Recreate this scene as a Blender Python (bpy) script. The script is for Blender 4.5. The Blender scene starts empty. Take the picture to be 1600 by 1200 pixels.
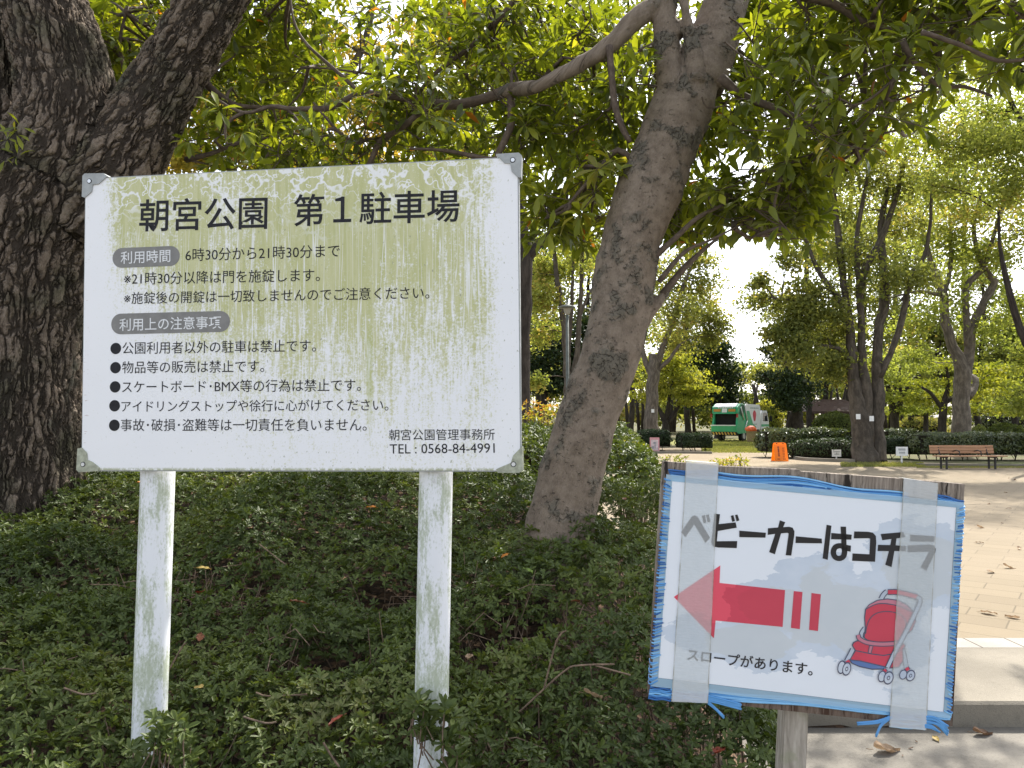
import bpy, math, random
import numpy as np
from mathutils import Vector, noise as mnoise
R = math.radians
random.seed(7)
rng = np.random.default_rng(11)
S = bpy.context.scene
COL = S.collection

# ------------------------------------------------------------------ camera, sky, sun, exposure
FPX, CZ = 1170.0, 1.6                      # focal length in photo pixels (1600 wide), eye height over the plaza
PITCH = math.atan(55 / FPX)
cam_d = bpy.data.cameras.new("camera")
cam_d.sensor_width = 36.0
cam_d.lens = FPX / 1600 * 36
cam_d.clip_start, cam_d.clip_end = 0.05, 5000
cam = bpy.data.objects.new("camera", cam_d)
COL.objects.link(cam)
cam.location = (0, 0, CZ)
cam.rotation_euler = (R(90) + PITCH, 0, 0)
S.camera = cam

SUN_EL, SUN_AZ = 52.0, 32.0                # sun stands ahead of the camera and to its right (azimuth from +Y towards +X)
world = bpy.data.worlds.new("World")
S.world = world
world.use_nodes = True
wn = world.node_tree.nodes
bg = wn["Background"]
sky = wn.new("ShaderNodeTexSky")
sky.sky_type = 'NISHITA'
sky.sun_disc = False
sky.sun_elevation = R(SUN_EL)
sky.sun_rotation = R(SUN_AZ)
sky.air_density, sky.dust_density, sky.ozone_density = 1.0, 2.5, 1.0
haz = wn.new("ShaderNodeHueSaturation")       # hazy, pale sky
haz.inputs["Saturation"].default_value = 0.42
world.node_tree.links.new(sky.outputs[0], haz.inputs["Color"])
world.node_tree.links.new(haz.outputs[0], bg.inputs[0])
bg.inputs[1].default_value = 0.15
sun_d = bpy.data.lights.new("sun", 'SUN')
sun_d.energy = 3.3
sun_d.angle = R(0.6)
sun_d.color = (1.0, 0.95, 0.86)
sun = bpy.data.objects.new("sun", sun_d)
COL.objects.link(sun)
sdir = Vector((math.sin(R(SUN_AZ)) * math.cos(R(SUN_EL)), math.cos(R(SUN_AZ)) * math.cos(R(SUN_EL)), math.sin(R(SUN_EL))))
sun.rotation_euler = sdir.to_track_quat('Z', 'Y').to_euler()
sun.location = sdir * 60
vs = S.view_settings
vs.view_transform, vs.look, vs.exposure, vs.gamma = 'Standard', 'None', 1.5, 1.0
vs.use_curve_mapping = False
cy = S.cycles
cy.max_bounces, cy.diffuse_bounces, cy.glossy_bounces = 7, 4, 2
cy.transmission_bounces, cy.transparent_max_bounces = 5, 8
cy.sample_clamp_indirect = 6
cy.use_denoising = True

# ------------------------------------------------------------------ geometry helpers
CP, SP = math.cos(PITCH), math.sin(PITCH)

def at(px, py, d):
    """photo pixel -> point at world depth y = d"""
    x, u = (px - 800) / FPX, (600 - py) / FPX
    y, z = CP - u * SP, SP + u * CP
    t = d / y
    return np.array((x * t, d, CZ + z * t))

def project(P):
    P = np.asarray(P, float)
    z = P[:, 2] - CZ
    dep = P[:, 1] * CP + z * SP
    up = -P[:, 1] * SP + z * CP
    dep = np.where(dep > .1, dep, .1)
    return 800 + FPX * P[:, 0] / dep, 600 - FPX * up / dep

def norm(a):
    return a / np.maximum(np.linalg.norm(a, axis=-1, keepdims=True), 1e-9)

_lat = {}
def vnoise(x, y, seed=0):
    if seed not in _lat:
        _lat[seed] = np.random.RandomState(seed + 100).rand(64, 64)
    L = _lat[seed]
    x, y = np.asarray(x, float), np.asarray(y, float)
    xi, yi = np.floor(x).astype(int), np.floor(y).astype(int)
    fx, fy = x - xi, y - yi
    fx, fy = fx * fx * (3 - 2 * fx), fy * fy * (3 - 2 * fy)
    a, b = L[xi % 64, yi % 64], L[(xi + 1) % 64, yi % 64]
    c, e = L[xi % 64, (yi + 1) % 64], L[(xi + 1) % 64, (yi + 1) % 64]
    return (a * (1 - fx) + b * fx) * (1 - fy) + (c * (1 - fx) + e * fx) * fy

def sstep(x, a, b):
    t = np.clip((x - a) / (b - a), 0, 1)
    return t * t * (3 - 2 * t)

def origin(o):
    v = Vector((0, 0, 0))
    while o is not None:
        v = v + o.location
        o = o.parent
    return v

def tag(o, label=None, cat=None, group=None, kind=None):
    if label: o['label'] = label
    if cat: o['category'] = cat
    if group: o['group'] = group
    if kind: o['kind'] = kind
    return o

def thing(name, loc, label, cat, group=None):
    o = bpy.data.objects.new(name, None)
    o.empty_display_size = .1
    COL.objects.link(o)
    o.location = Vector(loc)
    return tag(o, label, cat, group)

class MB:
    """collects shapes in world coordinates; build() links them as ONE mesh object"""
    def __init__(s):
        s.V, s.F, s.A, s.n = [], [], [], 0
    def add(s, v, faces, mi=0, smooth=False, attr=None):
        v = np.asarray(v, float).reshape(-1, 3)
        s.V.append(v)
        s.A.append(np.zeros_like(v) if attr is None else np.asarray(attr, float).reshape(-1, 3))
        groups = {}
        if isinstance(faces, np.ndarray):
            groups[faces.shape[1]] = [faces]
        else:
            for f in faces:
                if isinstance(f, np.ndarray) and f.ndim == 2:
                    groups.setdefault(f.shape[1], []).append(f)
                else:
                    groups.setdefault(len(f), []).append(np.asarray([f]))
        for k, fl in groups.items():
            s.F.append((np.concatenate(fl) + s.n, mi, smooth))
        s.n += len(v)
        return s
    def box(s, c, size, mi=0, axes=None, attr=None):
        c = np.asarray(c, float)
        h = np.asarray(size, float) / 2
        A = np.eye(3) if axes is None else np.asarray(axes, float)
        q = np.array([(i, j, k) for k in (-1, 1) for j in (-1, 1) for i in (-1, 1)], float) * h
        return s.add(c + q @ A, [(0, 2, 3, 1), (4, 5, 7, 6), (0, 1, 5, 4), (2, 6, 7, 3), (0, 4, 6, 2), (1, 3, 7, 5)], mi, False, attr)
    def prism(s, poly, ext, mi=0, smooth=False):
        """closed polygon of 3-D points pushed along the vector ext"""
        p = np.asarray(poly, float)
        n = len(p)
        f = [tuple(range(n - 1, -1, -1)), tuple(range(n, 2 * n))]
        f += [(i, (i + 1) % n, n + (i + 1) % n, n + i) for i in range(n)]
        return s.add(np.concatenate([p, p + np.asarray(ext, float)]), f, mi, smooth)
    def tube(s, pts, r, seg=8, mi=0, smooth=True, cap=True, squash=None):
        p = np.asarray(pts, float)
        n = len(p)
        r = np.full(n, r, float) if np.isscalar(r) else np.asarray(r, float)
        t = norm(np.gradient(p, axis=0))
        ref = np.array((0., 0, 1)) if abs(t[0][2]) < .9 else np.array((1., 0, 0))
        us = []
        u = norm(np.cross(ref, t[0]))
        for i in range(n):
            u = norm(u - t[i] * np.dot(u, t[i]))
            us.append(u)
        us = np.array(us)
        w = np.cross(t, us)
        a = np.arange(seg) / seg * 2 * np.pi
        ring = p[:, None] + r[:, None, None] * (np.cos(a)[None, :, None] * us[:, None] + np.sin(a)[None, :, None] * w[:, None])
        along = np.concatenate([[0], np.cumsum(np.linalg.norm(np.diff(p, axis=0), axis=1))])
        rm = float(r.mean())
        at_ = np.stack([np.tile(np.cos(a) * rm, (n, 1)), np.tile(np.sin(a) * rm, (n, 1)), np.tile(along[:, None], (1, seg))], -1)
        i, j = np.meshgrid(np.arange(n - 1), np.arange(seg), indexing='ij')
        q = np.stack([i * seg + j, i * seg + (j + 1) % seg, (i + 1) * seg + (j + 1) % seg, (i + 1) * seg + j], -1).reshape(-1, 4)
        f = [q]
        if cap:
            f += [tuple(range(seg - 1, -1, -1)), tuple((n - 1) * seg + k for k in range(seg))]
        return s.add(ring.reshape(-1, 3), f, mi, smooth, at_.reshape(-1, 3))
    def build(s, name, mats, parent=None, loc=None, attr=None):
        V = np.concatenate(s.V)
        o0 = Vector(loc) if loc is not None else Vector((0, 0, 0))
        base = (origin(parent) if parent else Vector((0, 0, 0))) + o0
        V = V - np.array(base)
        me = bpy.data.meshes.new(name)
        tot = np.concatenate([np.full(len(f), f.shape[1]) for f, _, _ in s.F])
        li = np.concatenate([f.reshape(-1) for f, _, _ in s.F]).astype(np.int32)
        mi = np.concatenate([np.full(len(f), m) for f, m, _ in s.F]).astype(np.int32)
        sm = np.concatenate([np.full(len(f), k) for f, _, k in s.F]).astype(bool)
        me.vertices.add(len(V))
        me.vertices.foreach_set("co", V.astype(np.float32).reshape(-1))
        me.loops.add(len(li))
        me.loops.foreach_set("vertex_index", li)
        me.polygons.add(len(tot))
        me.polygons.foreach_set("loop_start", np.concatenate([[0], np.cumsum(tot)[:-1]]).astype(np.int32))
        me.polygons.foreach_set("material_index", mi)
        me.polygons.foreach_set("use_smooth", sm)
        if attr:
            me.attributes.new(attr, 'FLOAT_VECTOR', 'POINT').data.foreach_set("vector", np.concatenate(s.A).astype(np.float32).reshape(-1))
        me.update(calc_edges=True)
        for m in (mats if isinstance(mats, (list, tuple)) else [mats]):
            me.materials.append(m)
        o = bpy.data.objects.new(name, me)
        COL.objects.link(o)
        o.parent = parent
        o.location = o0
        return o

def smooth_path(pts, step):
    """Catmull-Rom through rows of any width (x, y, z, radius)"""
    p = np.asarray(pts, float)
    if len(p) < 3:
        k = max(2, int(np.linalg.norm(p[-1, :3] - p[0, :3]) / step) + 1)
        return p[0] + np.linspace(0, 1, k)[:, None] * (p[-1] - p[0])
    e = np.concatenate([[2 * p[0] - p[1]], p, [2 * p[-1] - p[-2]]])
    out = []
    for i in range(1, len(e) - 2):
        k = max(2, int(np.linalg.norm(e[i + 1, :3] - e[i, :3]) / step) + 1)
        t = np.linspace(0, 1, k, endpoint=False)[:, None]
        out.append(.5 * (2 * e[i] + (e[i + 1] - e[i - 1]) * t + (2 * e[i - 1] - 5 * e[i] + 4 * e[i + 1] - e[i + 2]) * t * t
                         + (3 * e[i] - e[i - 1] - 3 * e[i + 1] + e[i + 2]) * t ** 3))
    out.append(e[-2][None])
    q = np.concatenate(out)
    q[:, 3:] = np.maximum(q[:, 3:], .001) if q.shape[1] > 3 else q[:, 3:]
    return q

def px_path(rows, d):
    """rows (px, py, diameter_px[, depth]) -> rows (x, y, z, radius)"""
    out = []
    for r_ in rows:
        dd = r_[3] if len(r_) > 3 else d
        out.append((*at(r_[0], r_[1], dd), r_[2] / 2 / FPX * dd))
    return np.array(out)

def rand_dirs(n):
    return norm(rng.normal(size=(n, 3)))

def add_leaves(mb, P, D, N, L, W, tint, full=False, curl=.12, fold=.12, mi=0):
    """leaf blades: P base, D direction, N upper side; tint (n,) is stored for the shader"""
    n = len(P)
    D = norm(D)
    Sd = norm(np.cross(D, N))
    N = np.cross(Sd, D)
    L, W = L[:, None], W[:, None]
    if not full:
        mid = P + D * L * .52
        far = P + D * L * .80 - N * L * curl * .4
        near = P + D * L * .42
        tip = P + D * L - N * L * curl
        v = np.stack([P, near + Sd * W * .42 + N * W * fold, far + Sd * W * .44 + N * W * fold, tip, far - Sd * W * .44 + N * W * fold, near - Sd * W * .42 + N * W * fold], 1)
        b = np.arange(n)[:, None] * 6
        f = [b + np.array([[0, 1, 2, 3]]), b + np.array([[0, 3, 4, 5]])]
        k = 6
    else:
        a, c = P + D * L * .38 + N * L * curl * .25, P + D * L * .7 + N * L * curl * .1
        v = np.stack([P, a + Sd * W * .38 + N * W * fold, a, a - Sd * W * .38 + N * W * fold,
                      c + Sd * W * .5 + N * W * fold, c, c - Sd * W * .5 + N * W * fold, P + D * L - N * L * curl], 1)
        b = np.arange(n)[:, None] * 8
        f = [b + np.array([[2, 1, 4, 5]]), b + np.array([[3, 2, 5, 6]]), b + np.array([[0, 1, 2]]), b + np.array([[0, 2, 3]]),
             b + np.array([[5, 4, 7]]), b + np.array([[6, 5, 7]])]
        k = 8
    at_ = np.zeros((n, k, 3))
    at_[:, :, 0] = tint[:, None]
    at_[:, :, 1] = rng.random(n)[:, None]
    mb.add(v.reshape(-1, 3), f, mi, True, at_.reshape(-1, 3))

# ------------------------------------------------------------------ material helpers
class G:
    def __init__(s, name):
        s.mat = bpy.data.materials.new(name)
        s.mat.use_nodes = True
        s.t = s.mat.node_tree
        s.t.nodes.clear()
        s.o = s.t.nodes.new("ShaderNodeOutputMaterial")
    def new(s, typ, **kw):
        n = s.t.nodes.new(typ)
        for k, v in kw.items():
            setattr(n, k, v)
        return n
    def put(s, sock, v):
        if v is None: return
        if isinstance(v, bpy.types.NodeSocket): s.t.links.new(v, sock)
        elif isinstance(v, (tuple, list)) and len(v) == 3 and sock.type == 'RGBA': sock.default_value = (*v, 1)
        else: sock.default_value = v
    def attr(s, name):
        return s.new("ShaderNodeAttribute", attribute_name=name).outputs["Vector"]
    def obj(s):
        return s.new("ShaderNodeTexCoord").outputs["Object"]
    def pos(s):
        return s.new("ShaderNodeNewGeometry").outputs["Position"]
    def map(s, v, scale=(1, 1, 1), loc=(0, 0, 0), rot=(0, 0, 0)):
        n = s.new("ShaderNodeMapping")
        s.put(n.inputs[0], v); n.inputs[1].default_value = loc; n.inputs[2].default_value = rot; n.inputs[3].default_value = scale
        return n.outputs[0]
    def noise(s, v, scale, detail=4, rough=.55, dist=0.0, color=False):
        n = s.new("ShaderNodeTexNoise")
        s.put(n.inputs["Vector"], v); s.put(n.inputs["Scale"], scale); s.put(n.inputs["Detail"], detail)
        s.put(n.inputs["Roughness"], rough); s.put(n.inputs["Distortion"], dist)
        return n.outputs["Color" if color else "Fac"]
    def vor(s, v, scale, feature='F1', rnd=1.0, out="Distance"):
        n = s.new("ShaderNodeTexVoronoi", feature=feature)
        s.put(n.inputs["Vector"], v); s.put(n.inputs["Scale"], scale); s.put(n.inputs["Randomness"], rnd)
        return n.outputs[out]
    def m(s, op, a, b=None, c=None):
        n = s.new("ShaderNodeMath", operation=op)
        s.put(n.inputs[0], a); s.put(n.inputs[1], b); s.put(n.inputs[2], c)
        return n.outputs[0]
    def vm(s, op, a, b=None):
        n = s.new("ShaderNodeVectorMath", operation=op)
        s.put(n.inputs[0], a)
        if b is not None: s.put(n.inputs[1], b)
        return n.outputs["Value" if op in ('LENGTH', 'DISTANCE', 'DOT_PRODUCT') else "Vector"]
    def xyz(s, v):
        n = s.new("ShaderNodeSeparateXYZ"); s.put(n.inputs[0], v)
        return n.outputs
    def sm(s, x, a, b, lo=0.0, hi=1.0):
        n = s.new("ShaderNodeMapRange", interpolation_type='SMOOTHSTEP')
        s.put(n.inputs[0], x); s.put(n.inputs[1], a); s.put(n.inputs[2], b); s.put(n.inputs[3], lo); s.put(n.inputs[4], hi)
        return n.outputs[0]
    def ramp(s, f, stops):
        n = s.new("ShaderNodeValToRGB")
        e = n.color_ramp.elements
        while len(e) < len(stops): e.new(.5)
        for k, (p, c) in enumerate(stops):
            e[k].position = p; e[k].color = (*c, 1)
        s.put(n.inputs[0], f)
        return n.outputs[0]
    def mix(s, f, a, b, blend='MIX'):
        n = s.new("ShaderNodeMix", data_type='RGBA', blend_type=blend)
        s.put(n.inputs[0], f); s.put(n.inputs[6], a); s.put(n.inputs[7], b)
        return n.outputs[2]
    def bump(s, h, strength=.5, dist=.01):
        n = s.new("ShaderNodeBump")
        s.put(n.inputs["Strength"], strength); s.put(n.inputs["Distance"], dist); s.put(n.inputs["Height"], h)
        return n.outputs[0]
    def bsdf(s, color, rough=.6, normal=None, spec=.4, metal=0.0, coat=0.0):
        n = s.new("ShaderNodeBsdfPrincipled")
        s.put(n.inputs["Base Color"], color); s.put(n.inputs["Roughness"], rough); s.put(n.inputs["Metallic"], metal)
        s.put(n.inputs["Specular IOR Level"], spec); s.put(n.inputs["Coat Weight"], coat)
        if normal is not None: s.put(n.inputs["Normal"], normal)
        return n.outputs[0]
    def mixsh(s, f, a, b):
        n = s.new("ShaderNodeMixShader")
        s.put(n.inputs[0], f); s.put(n.inputs[1], a); s.put(n.inputs[2], b)
        return n.outputs[0]
    def done(s, sh, disp=None, scale=.01, mid=.5):
        s.t.links.new(sh, s.o.inputs["Surface"])
        if disp is not None:
            n = s.new("ShaderNodeDisplacement")
            s.put(n.inputs["Height"], disp); n.inputs["Midlevel"].default_value = mid; n.inputs["Scale"].default_value = scale
            s.t.links.new(n.outputs[0], s.o.inputs["Displacement"])
            s.mat.displacement_method = 'BOTH'
        return s.mat

def plain(name, col, rough=.55, spec=.4, var=.12, scale=30, metal=0.0, coat=0.0, bump=0.0):
    """painted or plastic surface with slight mottling and dust"""
    g = G(name)
    p = g.obj()
    n = g.noise(p, scale, 5)
    c = g.mix(g.sm(n, .3, .75), tuple(x * (1 - var) for x in col), tuple(min(1, x * (1 + var)) for x in col))
    nm = g.bump(g.noise(p, scale * 4, 3), bump, .002) if bump else None
    return g.done(g.bsdf(c, g.sm(g.noise(p, scale * .7, 3), .2, .8, rough - .08, rough + .1), nm, spec, metal, coat))

def leafmat(name, stops, trans=.4, tcol=(1.25, 1.2, .55), rough=.42, spec=.45):
    """leaf blade: colour varies leaf by leaf, light passes through the blade"""
    g = G(name)
    a = g.xyz(g.attr("tint"))
    c = g.ramp(a[0], stops)
    c = g.mix(g.m('MULTIPLY', a[1], .35), c, tuple(x * .55 for x in stops[0][1]))
    tc = g.mix(1.0, c, tcol, 'MULTIPLY')
    t = g.new("ShaderNodeBsdfTranslucent")
    g.put(t.inputs[0], tc)
    return g.done(g.mixsh(trans, g.bsdf(c, rough, None, spec), t.outputs[0]))

def barkfar(name, col, scale=9.0):
    g = G(name)
    v = g.map(g.attr("bark"), (1, 1, .3))
    n = g.noise(v, scale, 6, .65)
    f = g.noise(v, scale * 5, 4, .6)
    c = g.mix(g.sm(n, .35, .7), tuple(x * .55 for x in col), tuple(x * 1.25 for x in col))
    c = g.mix(g.sm(f, .5, .8, 0, .6), c, tuple(x * .35 for x in col))
    return g.done(g.bsdf(c, .85, g.bump(g.m('ADD', n, f), .7, .04), .15))

# --- bark of the two near trees (real displacement on a dense mesh)
def bark_furrowed():
    g = G("furrowed_bark")
    b = g.attr("bark")
    warp = g.vm('MULTIPLY_ADD' if False else 'ADD', b, g.map(g.noise(b, 9, 3, .6, color=True), (.05, .05, .09)))
    v = g.map(warp, (1, 1, .30))
    e1 = g.vor(v, 17, 'DISTANCE_TO_EDGE')
    r1 = g.m('ABSOLUTE', g.m('SUBTRACT', g.noise(g.map(warp, (1, 1, .20), (0, 0, 0), (.7, .5, .9)), 17, 3, .55, .4), .5))
    r2 = g.m('ABSOLUTE', g.m('SUBTRACT', g.noise(g.map(warp, (1, 1, .32), (3, 1, 2), (.6, .9, .4)), 46, 4, .62, .5), .5))
    furrow = g.m('MULTIPLY', g.sm(r1, -.01, .10), g.sm(e1, -.06, .16))
    plate = g.m('MULTIPLY', furrow, g.sm(r2, -.03, .06))
    fine = g.noise(g.map(b, (1, 1, .5), (0, 0, 0), (.5, .4, .8)), 130, 5, .7)
    mid = g.noise(g.map(b, (1, 1, .4), (0, 0, 0), (.5, .8, .3)), 30, 5, .65)
    h = g.m('ADD', g.m('MULTIPLY', furrow, .8), g.m('MULTIPLY', mid, .35))
    big = g.noise(b, 3.0, 4, .6)
    c = g.mix(g.sm(mid, .3, .7), (.105, .078, .058), (.238, .186, .144))
    c = g.mix(g.sm(fine, .45, .72, 0, .6), c, (.27, .23, .19))
    c = g.mix(g.sm(big, .46, .66, 0, .6), c, (.060, .066, .038))
    c = g.mix(g.sm(g.noise(b, 5.3, 4, .6), .60, .72, 0, .45), c, (.075, .095, .075))
    c = g.mix(g.m('MULTIPLY', g.sm(plate, .6, .12), .85), c, (.018, .014, .011))
    return g.done(g.bsdf(c, .9, g.bump(g.m('ADD', fine, g.m('MULTIPLY', plate, .8)), .7, .006), .15), h, .028, .7)

def bark_smooth():
    g = G("smooth_bark")
    b = g.attr("bark")
    warp = g.vm('ADD', b, g.map(g.noise(b, 14, 3, .6, color=True), (.06, .06, .06)))
    patch = g.sm(g.m('ADD', g.noise(g.map(b, (1, 1, 1), (2, 1, .4), (.4, .3, .2)), 6.6, 3, .5), g.m('MULTIPLY', g.noise(b, 25, 3), .22)), .61, .74)
    e = g.vor(g.map(warp, (1, 1, .9)), 34, 'DISTANCE_TO_EDGE')
    crack = g.m('MULTIPLY', g.m('MULTIPLY', g.sm(e, .12, .0), g.sm(g.noise(b, 60, 3), .42, .56)), g.sm(g.m('ADD', patch, g.m('MULTIPLY', g.noise(b, 30, 3), .5)), .3, .8))
    pit = g.m('MULTIPLY', g.sm(g.noise(g.map(b, (1, 1, 1.6)), 42, 3, .5), .62, .72), .55)
    fine = g.noise(g.map(b, (1, 1, .5)), 160, 5, .7)
    mid = g.noise(b, 18, 5, .6)
    c = g.mix(g.sm(mid, .3, .7), (.136, .104, .078), (.224, .176, .136))
    c = g.mix(g.sm(fine, .45, .75, 0, .5), c, (.30, .245, .198))
    c = g.mix(g.sm(fine, .45, .25, 0, .5), c, (.07, .07, .055))
    c = g.mix(g.m('MULTIPLY', patch, .70), c, g.mix(mid, (.045, .042, .033), (.14, .132, .105)))
    c = g.mix(g.m('MAXIMUM', g.m('MULTIPLY', crack, .42), g.m('MULTIPLY', pit, .8)), c, (.03, .024, .019))
    h = g.m('SUBTRACT', g.m('ADD', g.m('MULTIPLY', fine, .18), g.m('MULTIPLY', patch, g.m('MULTIPLY', mid, .9))), g.m('ADD', g.m('MULTIPLY', crack, .6), g.m('MULTIPLY', pit, .5)))
    return g.done(g.bsdf(c, .85, g.bump(fine, .4, .003), .2), h, .014, .2)

def bark_limb():
    g = G("limb_bark")
    b = g.attr("bark")
    n = g.noise(g.map(b, (1, 1, .5)), 40, 5, .65)
    c = g.ramp(n, [(.3, (.055, .040, .030)), (.55, (.115, .085, .065)), (.8, (.20, .16, .13))])
    return g.done(g.bsdf(c, .8, g.bump(n, .6, .006), .2))

# --- ground
def mat_concrete(name, c0, c1, joints=0):
    g = G(name)
    p = g.pos()
    n = g.noise(p, 1.1, 5, .6)
    f = g.noise(p, 90, 4, .75)
    k = g.vor(p, 140, 'F1')
    c = g.mix(g.sm(n, .3, .7), c0, c1)
    c = g.mix(g.sm(f, .5, .75, 0, .55), c, tuple(x * .45 for x in c0))
    c = g.mix(g.sm(k, .25, .05, 0, .35), c, tuple(min(1, x * 1.5) for x in c1))
    c = g.mix(g.sm(g.noise(p, 6, 5, .7), .55, .75, 0, .35), c, tuple(x * .6 for x in c0))
    h = g.m('ADD', f, g.m('MULTIPLY', k, .5))
    if joints:
        br = g.new("ShaderNodeTexBrick", offset=0.0)
        g.put(br.inputs["Vector"], p); br.inputs["Scale"].default_value = 1
        br.inputs["Brick Width"].default_value = joints; br.inputs["Row Height"].default_value = 50
        br.inputs["Mortar Size"].default_value = .008; br.inputs["Mortar Smooth"].default_value = .3
        c = g.mix(br.outputs["Fac"], c, tuple(x * .35 for x in c0))
    return g.done(g.bsdf(c, .9, g.bump(h, .55, .004), .2))

def mat_pavers():
    g = G("tan_pavers")
    p = g.map(g.pos(), (1, 1, 1), (0, 0, 0), (0, 0, R(38)))
    br = g.new("ShaderNodeTexBrick", offset=.5)
    g.put(br.inputs["Vector"], p); br.inputs["Scale"].default_value = 1
    br.inputs["Brick Width"].default_value = .60; br.inputs["Row Height"].default_value = .30
    br.inputs["Mortar Size"].default_value = .007; br.inputs["Mortar Smooth"].default_value = .4
    g.put(br.inputs["Color1"], (.205, .166, .112)); g.put(br.inputs["Color2"], (.180, .145, .098)); g.put(br.inputs["Mortar"], (.125, .102, .07))
    f = g.noise(g.pos(), 70, 4, .75)
    n = g.noise(g.pos(), .55, 5, .6)
    c = g.mix(g.sm(n, .35, .7, 0, .55), br.outputs["Color"], (.222, .180, .125))
    c = g.mix(g.sm(f, .52, .75, 0, .4), c, (.13, .10, .07))
    c = g.mix(g.sm(g.noise(g.pos(), 7, 4, .7), .58, .72, 0, .35), c, (.16, .125, .09))
    return g.done(g.bsdf(c, .9, g.bump(g.m('SUBTRACT', f, g.m('MULTIPLY', br.outputs["Fac"], 1.2)), .5, .005), .2))

def mat_earth(name, c0, c1, c2, scale=1.0):
    g = G(name)
    p = g.pos()
    n = g.noise(p, .35 * scale, 5, .6)
    f = g.noise(p, 9 * scale, 6, .7)
    c = g.mix(g.sm(n, .35, .65), c0, c1)
    c = g.mix(g.sm(f, .45, .72, 0, .75), c, c2)
    return g.done(g.bsdf(c, .95, g.bump(f, .7, .03), .1))

def mat_litter():
    g = G("leaf_litter_soil")
    p = g.pos()
    k = g.vor(g.map(p, (1, 1.4, 1)), 26, 'F1', 1, "Color")
    n = g.noise(p, 60, 4, .7)
    c = g.ramp(g.xyz(k)[0], [(0, (.018, .013, .009)), (.5, (.045, .029, .019)), (.8, (.085, .050, .03)), (1, (.20, .13, .08))])
    c = g.mix(g.sm(n, .5, .7, 0, .7), c, (.02, .014, .01))
    return g.done(g.bsdf(c, .9, g.bump(n, .8, .02), .15))

# ------------------------------------------------------------------ the materials
M_FURROW, M_SMOOTH, M_LIMB = bark_furrowed(), bark_smooth(), bark_limb()
M_BARK_GREY = barkfar("grey_bark", (.105, .088, .070))
M_BARK_DARK = barkfar("dark_bark", (.055, .045, .038))
M_BARK_PALE = barkfar("pale_bark", (.165, .138, .112))
M_CANOPY = leafmat("glossy_canopy_leaf", [(0, (.070, .098, .015)), (.5, (.165, .205, .028)), (.9, (.30, .33, .045)), (.965, (.30, .28, .045)), (1, (.42, .15, .03))], .55, (1.75, 1.6, .40), .36, .5)
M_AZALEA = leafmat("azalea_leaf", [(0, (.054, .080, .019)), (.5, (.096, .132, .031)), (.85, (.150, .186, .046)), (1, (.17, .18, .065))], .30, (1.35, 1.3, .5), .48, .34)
M_SHOOT = leafmat("young_shoot_leaf", [(0, (.16, .19, .025)), (.5, (.30, .32, .045)), (.85, (.42, .36, .06)), (1, (.42, .18, .06))], .5, (1.3, 1.2, .5))
M_ZELK = leafmat("zelkova_leaf", [(0, (.16, .20, .045)), (.5, (.285, .325, .08)), (.92, (.40, .41, .12)), (1, (.50, .33, .12))], .58, (1.25, 1.22, .62), .6, .2)
M_ZELK2 = leafmat("olive_leaf", [(0, (.115, .14, .036)), (.5, (.225, .248, .07)), (.92, (.34, .335, .10)), (1, (.44, .31, .10))], .52, (1.28, 1.22, .62), .6, .2)
M_LIME = leafmat("lime_leaf", [(0, (.15, .19, .028)), (.5, (.275, .31, .05)), (1, (.42, .41, .09))], .5, (1.28, 1.18, .5), .6, .2)
M_YELLOW = leafmat("yellow_leaf", [(0, (.24, .23, .04)), (.5, (.42, .36, .07)), (1, (.58, .44, .10))], .5, (1.3, 1.15, .5), .6, .2)
M_DARKLEAF = leafmat("dark_evergreen_leaf", [(0, (.016, .030, .012)), (.5, (.034, .056, .020)), (1, (.07, .095, .035))], .2, (1.1, 1.2, .5), .55, .3)
M_HEDGE = leafmat("hedge_leaf", [(0, (.045, .065, .020)), (.5, (.08, .105, .032)), (1, (.15, .165, .055))], .2, (1.2, 1.2, .5), .30, .6)
M_HEDGECORE = plain("hedge_twigs", (.022, .020, .013), .9, .1, .4, 12)
M_ROUND = leafmat("clipped_shrub_leaf", [(0, (.075, .10, .025)), (.5, (.12, .15, .035)), (1, (.19, .21, .06))], .3, (1.2, 1.2, .5), .6, .2)
M_TWIG = plain("dry_twig", (.17, .12, .085), .8, .2, .4, 60)
M_CONC = mat_concrete("kerb_concrete", (.16, .143, .115), (.235, .21, .17))
M_CONC_LOW = mat_concrete("road_concrete", (.125, .115, .10), (.20, .185, .16))
M_BLOCK = mat_concrete("edging_block", (.26, .24, .21), (.34, .315, .28), .30)
M_PAVER = mat_pavers()
M_SAND = mat_earth("sandy_path", (.222, .180, .125), (.272, .222, .158), (.165, .134, .092))
M_DIRT = mat_earth("park_floor", (.11, .095, .06), (.085, .10, .04), (.15, .12, .075))
M_GRASSGROUND = mat_earth("grass_ground", (.17, .18, .06), (.22, .22, .08), (.27, .23, .11), 3)
M_LITTER = mat_litter()

# ------------------------------------------------------------------ the setting: ground, kerb, paving
def sheet(name, poly, z, mat, kind='structure', label=None):
    mb = MB()
    p = [(x, y, z) for x, y in poly]
    mb.add(p, [tuple(range(len(p)))])
    o = mb.build(name, mat)
    return tag(o, label, None, None, kind)

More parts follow.
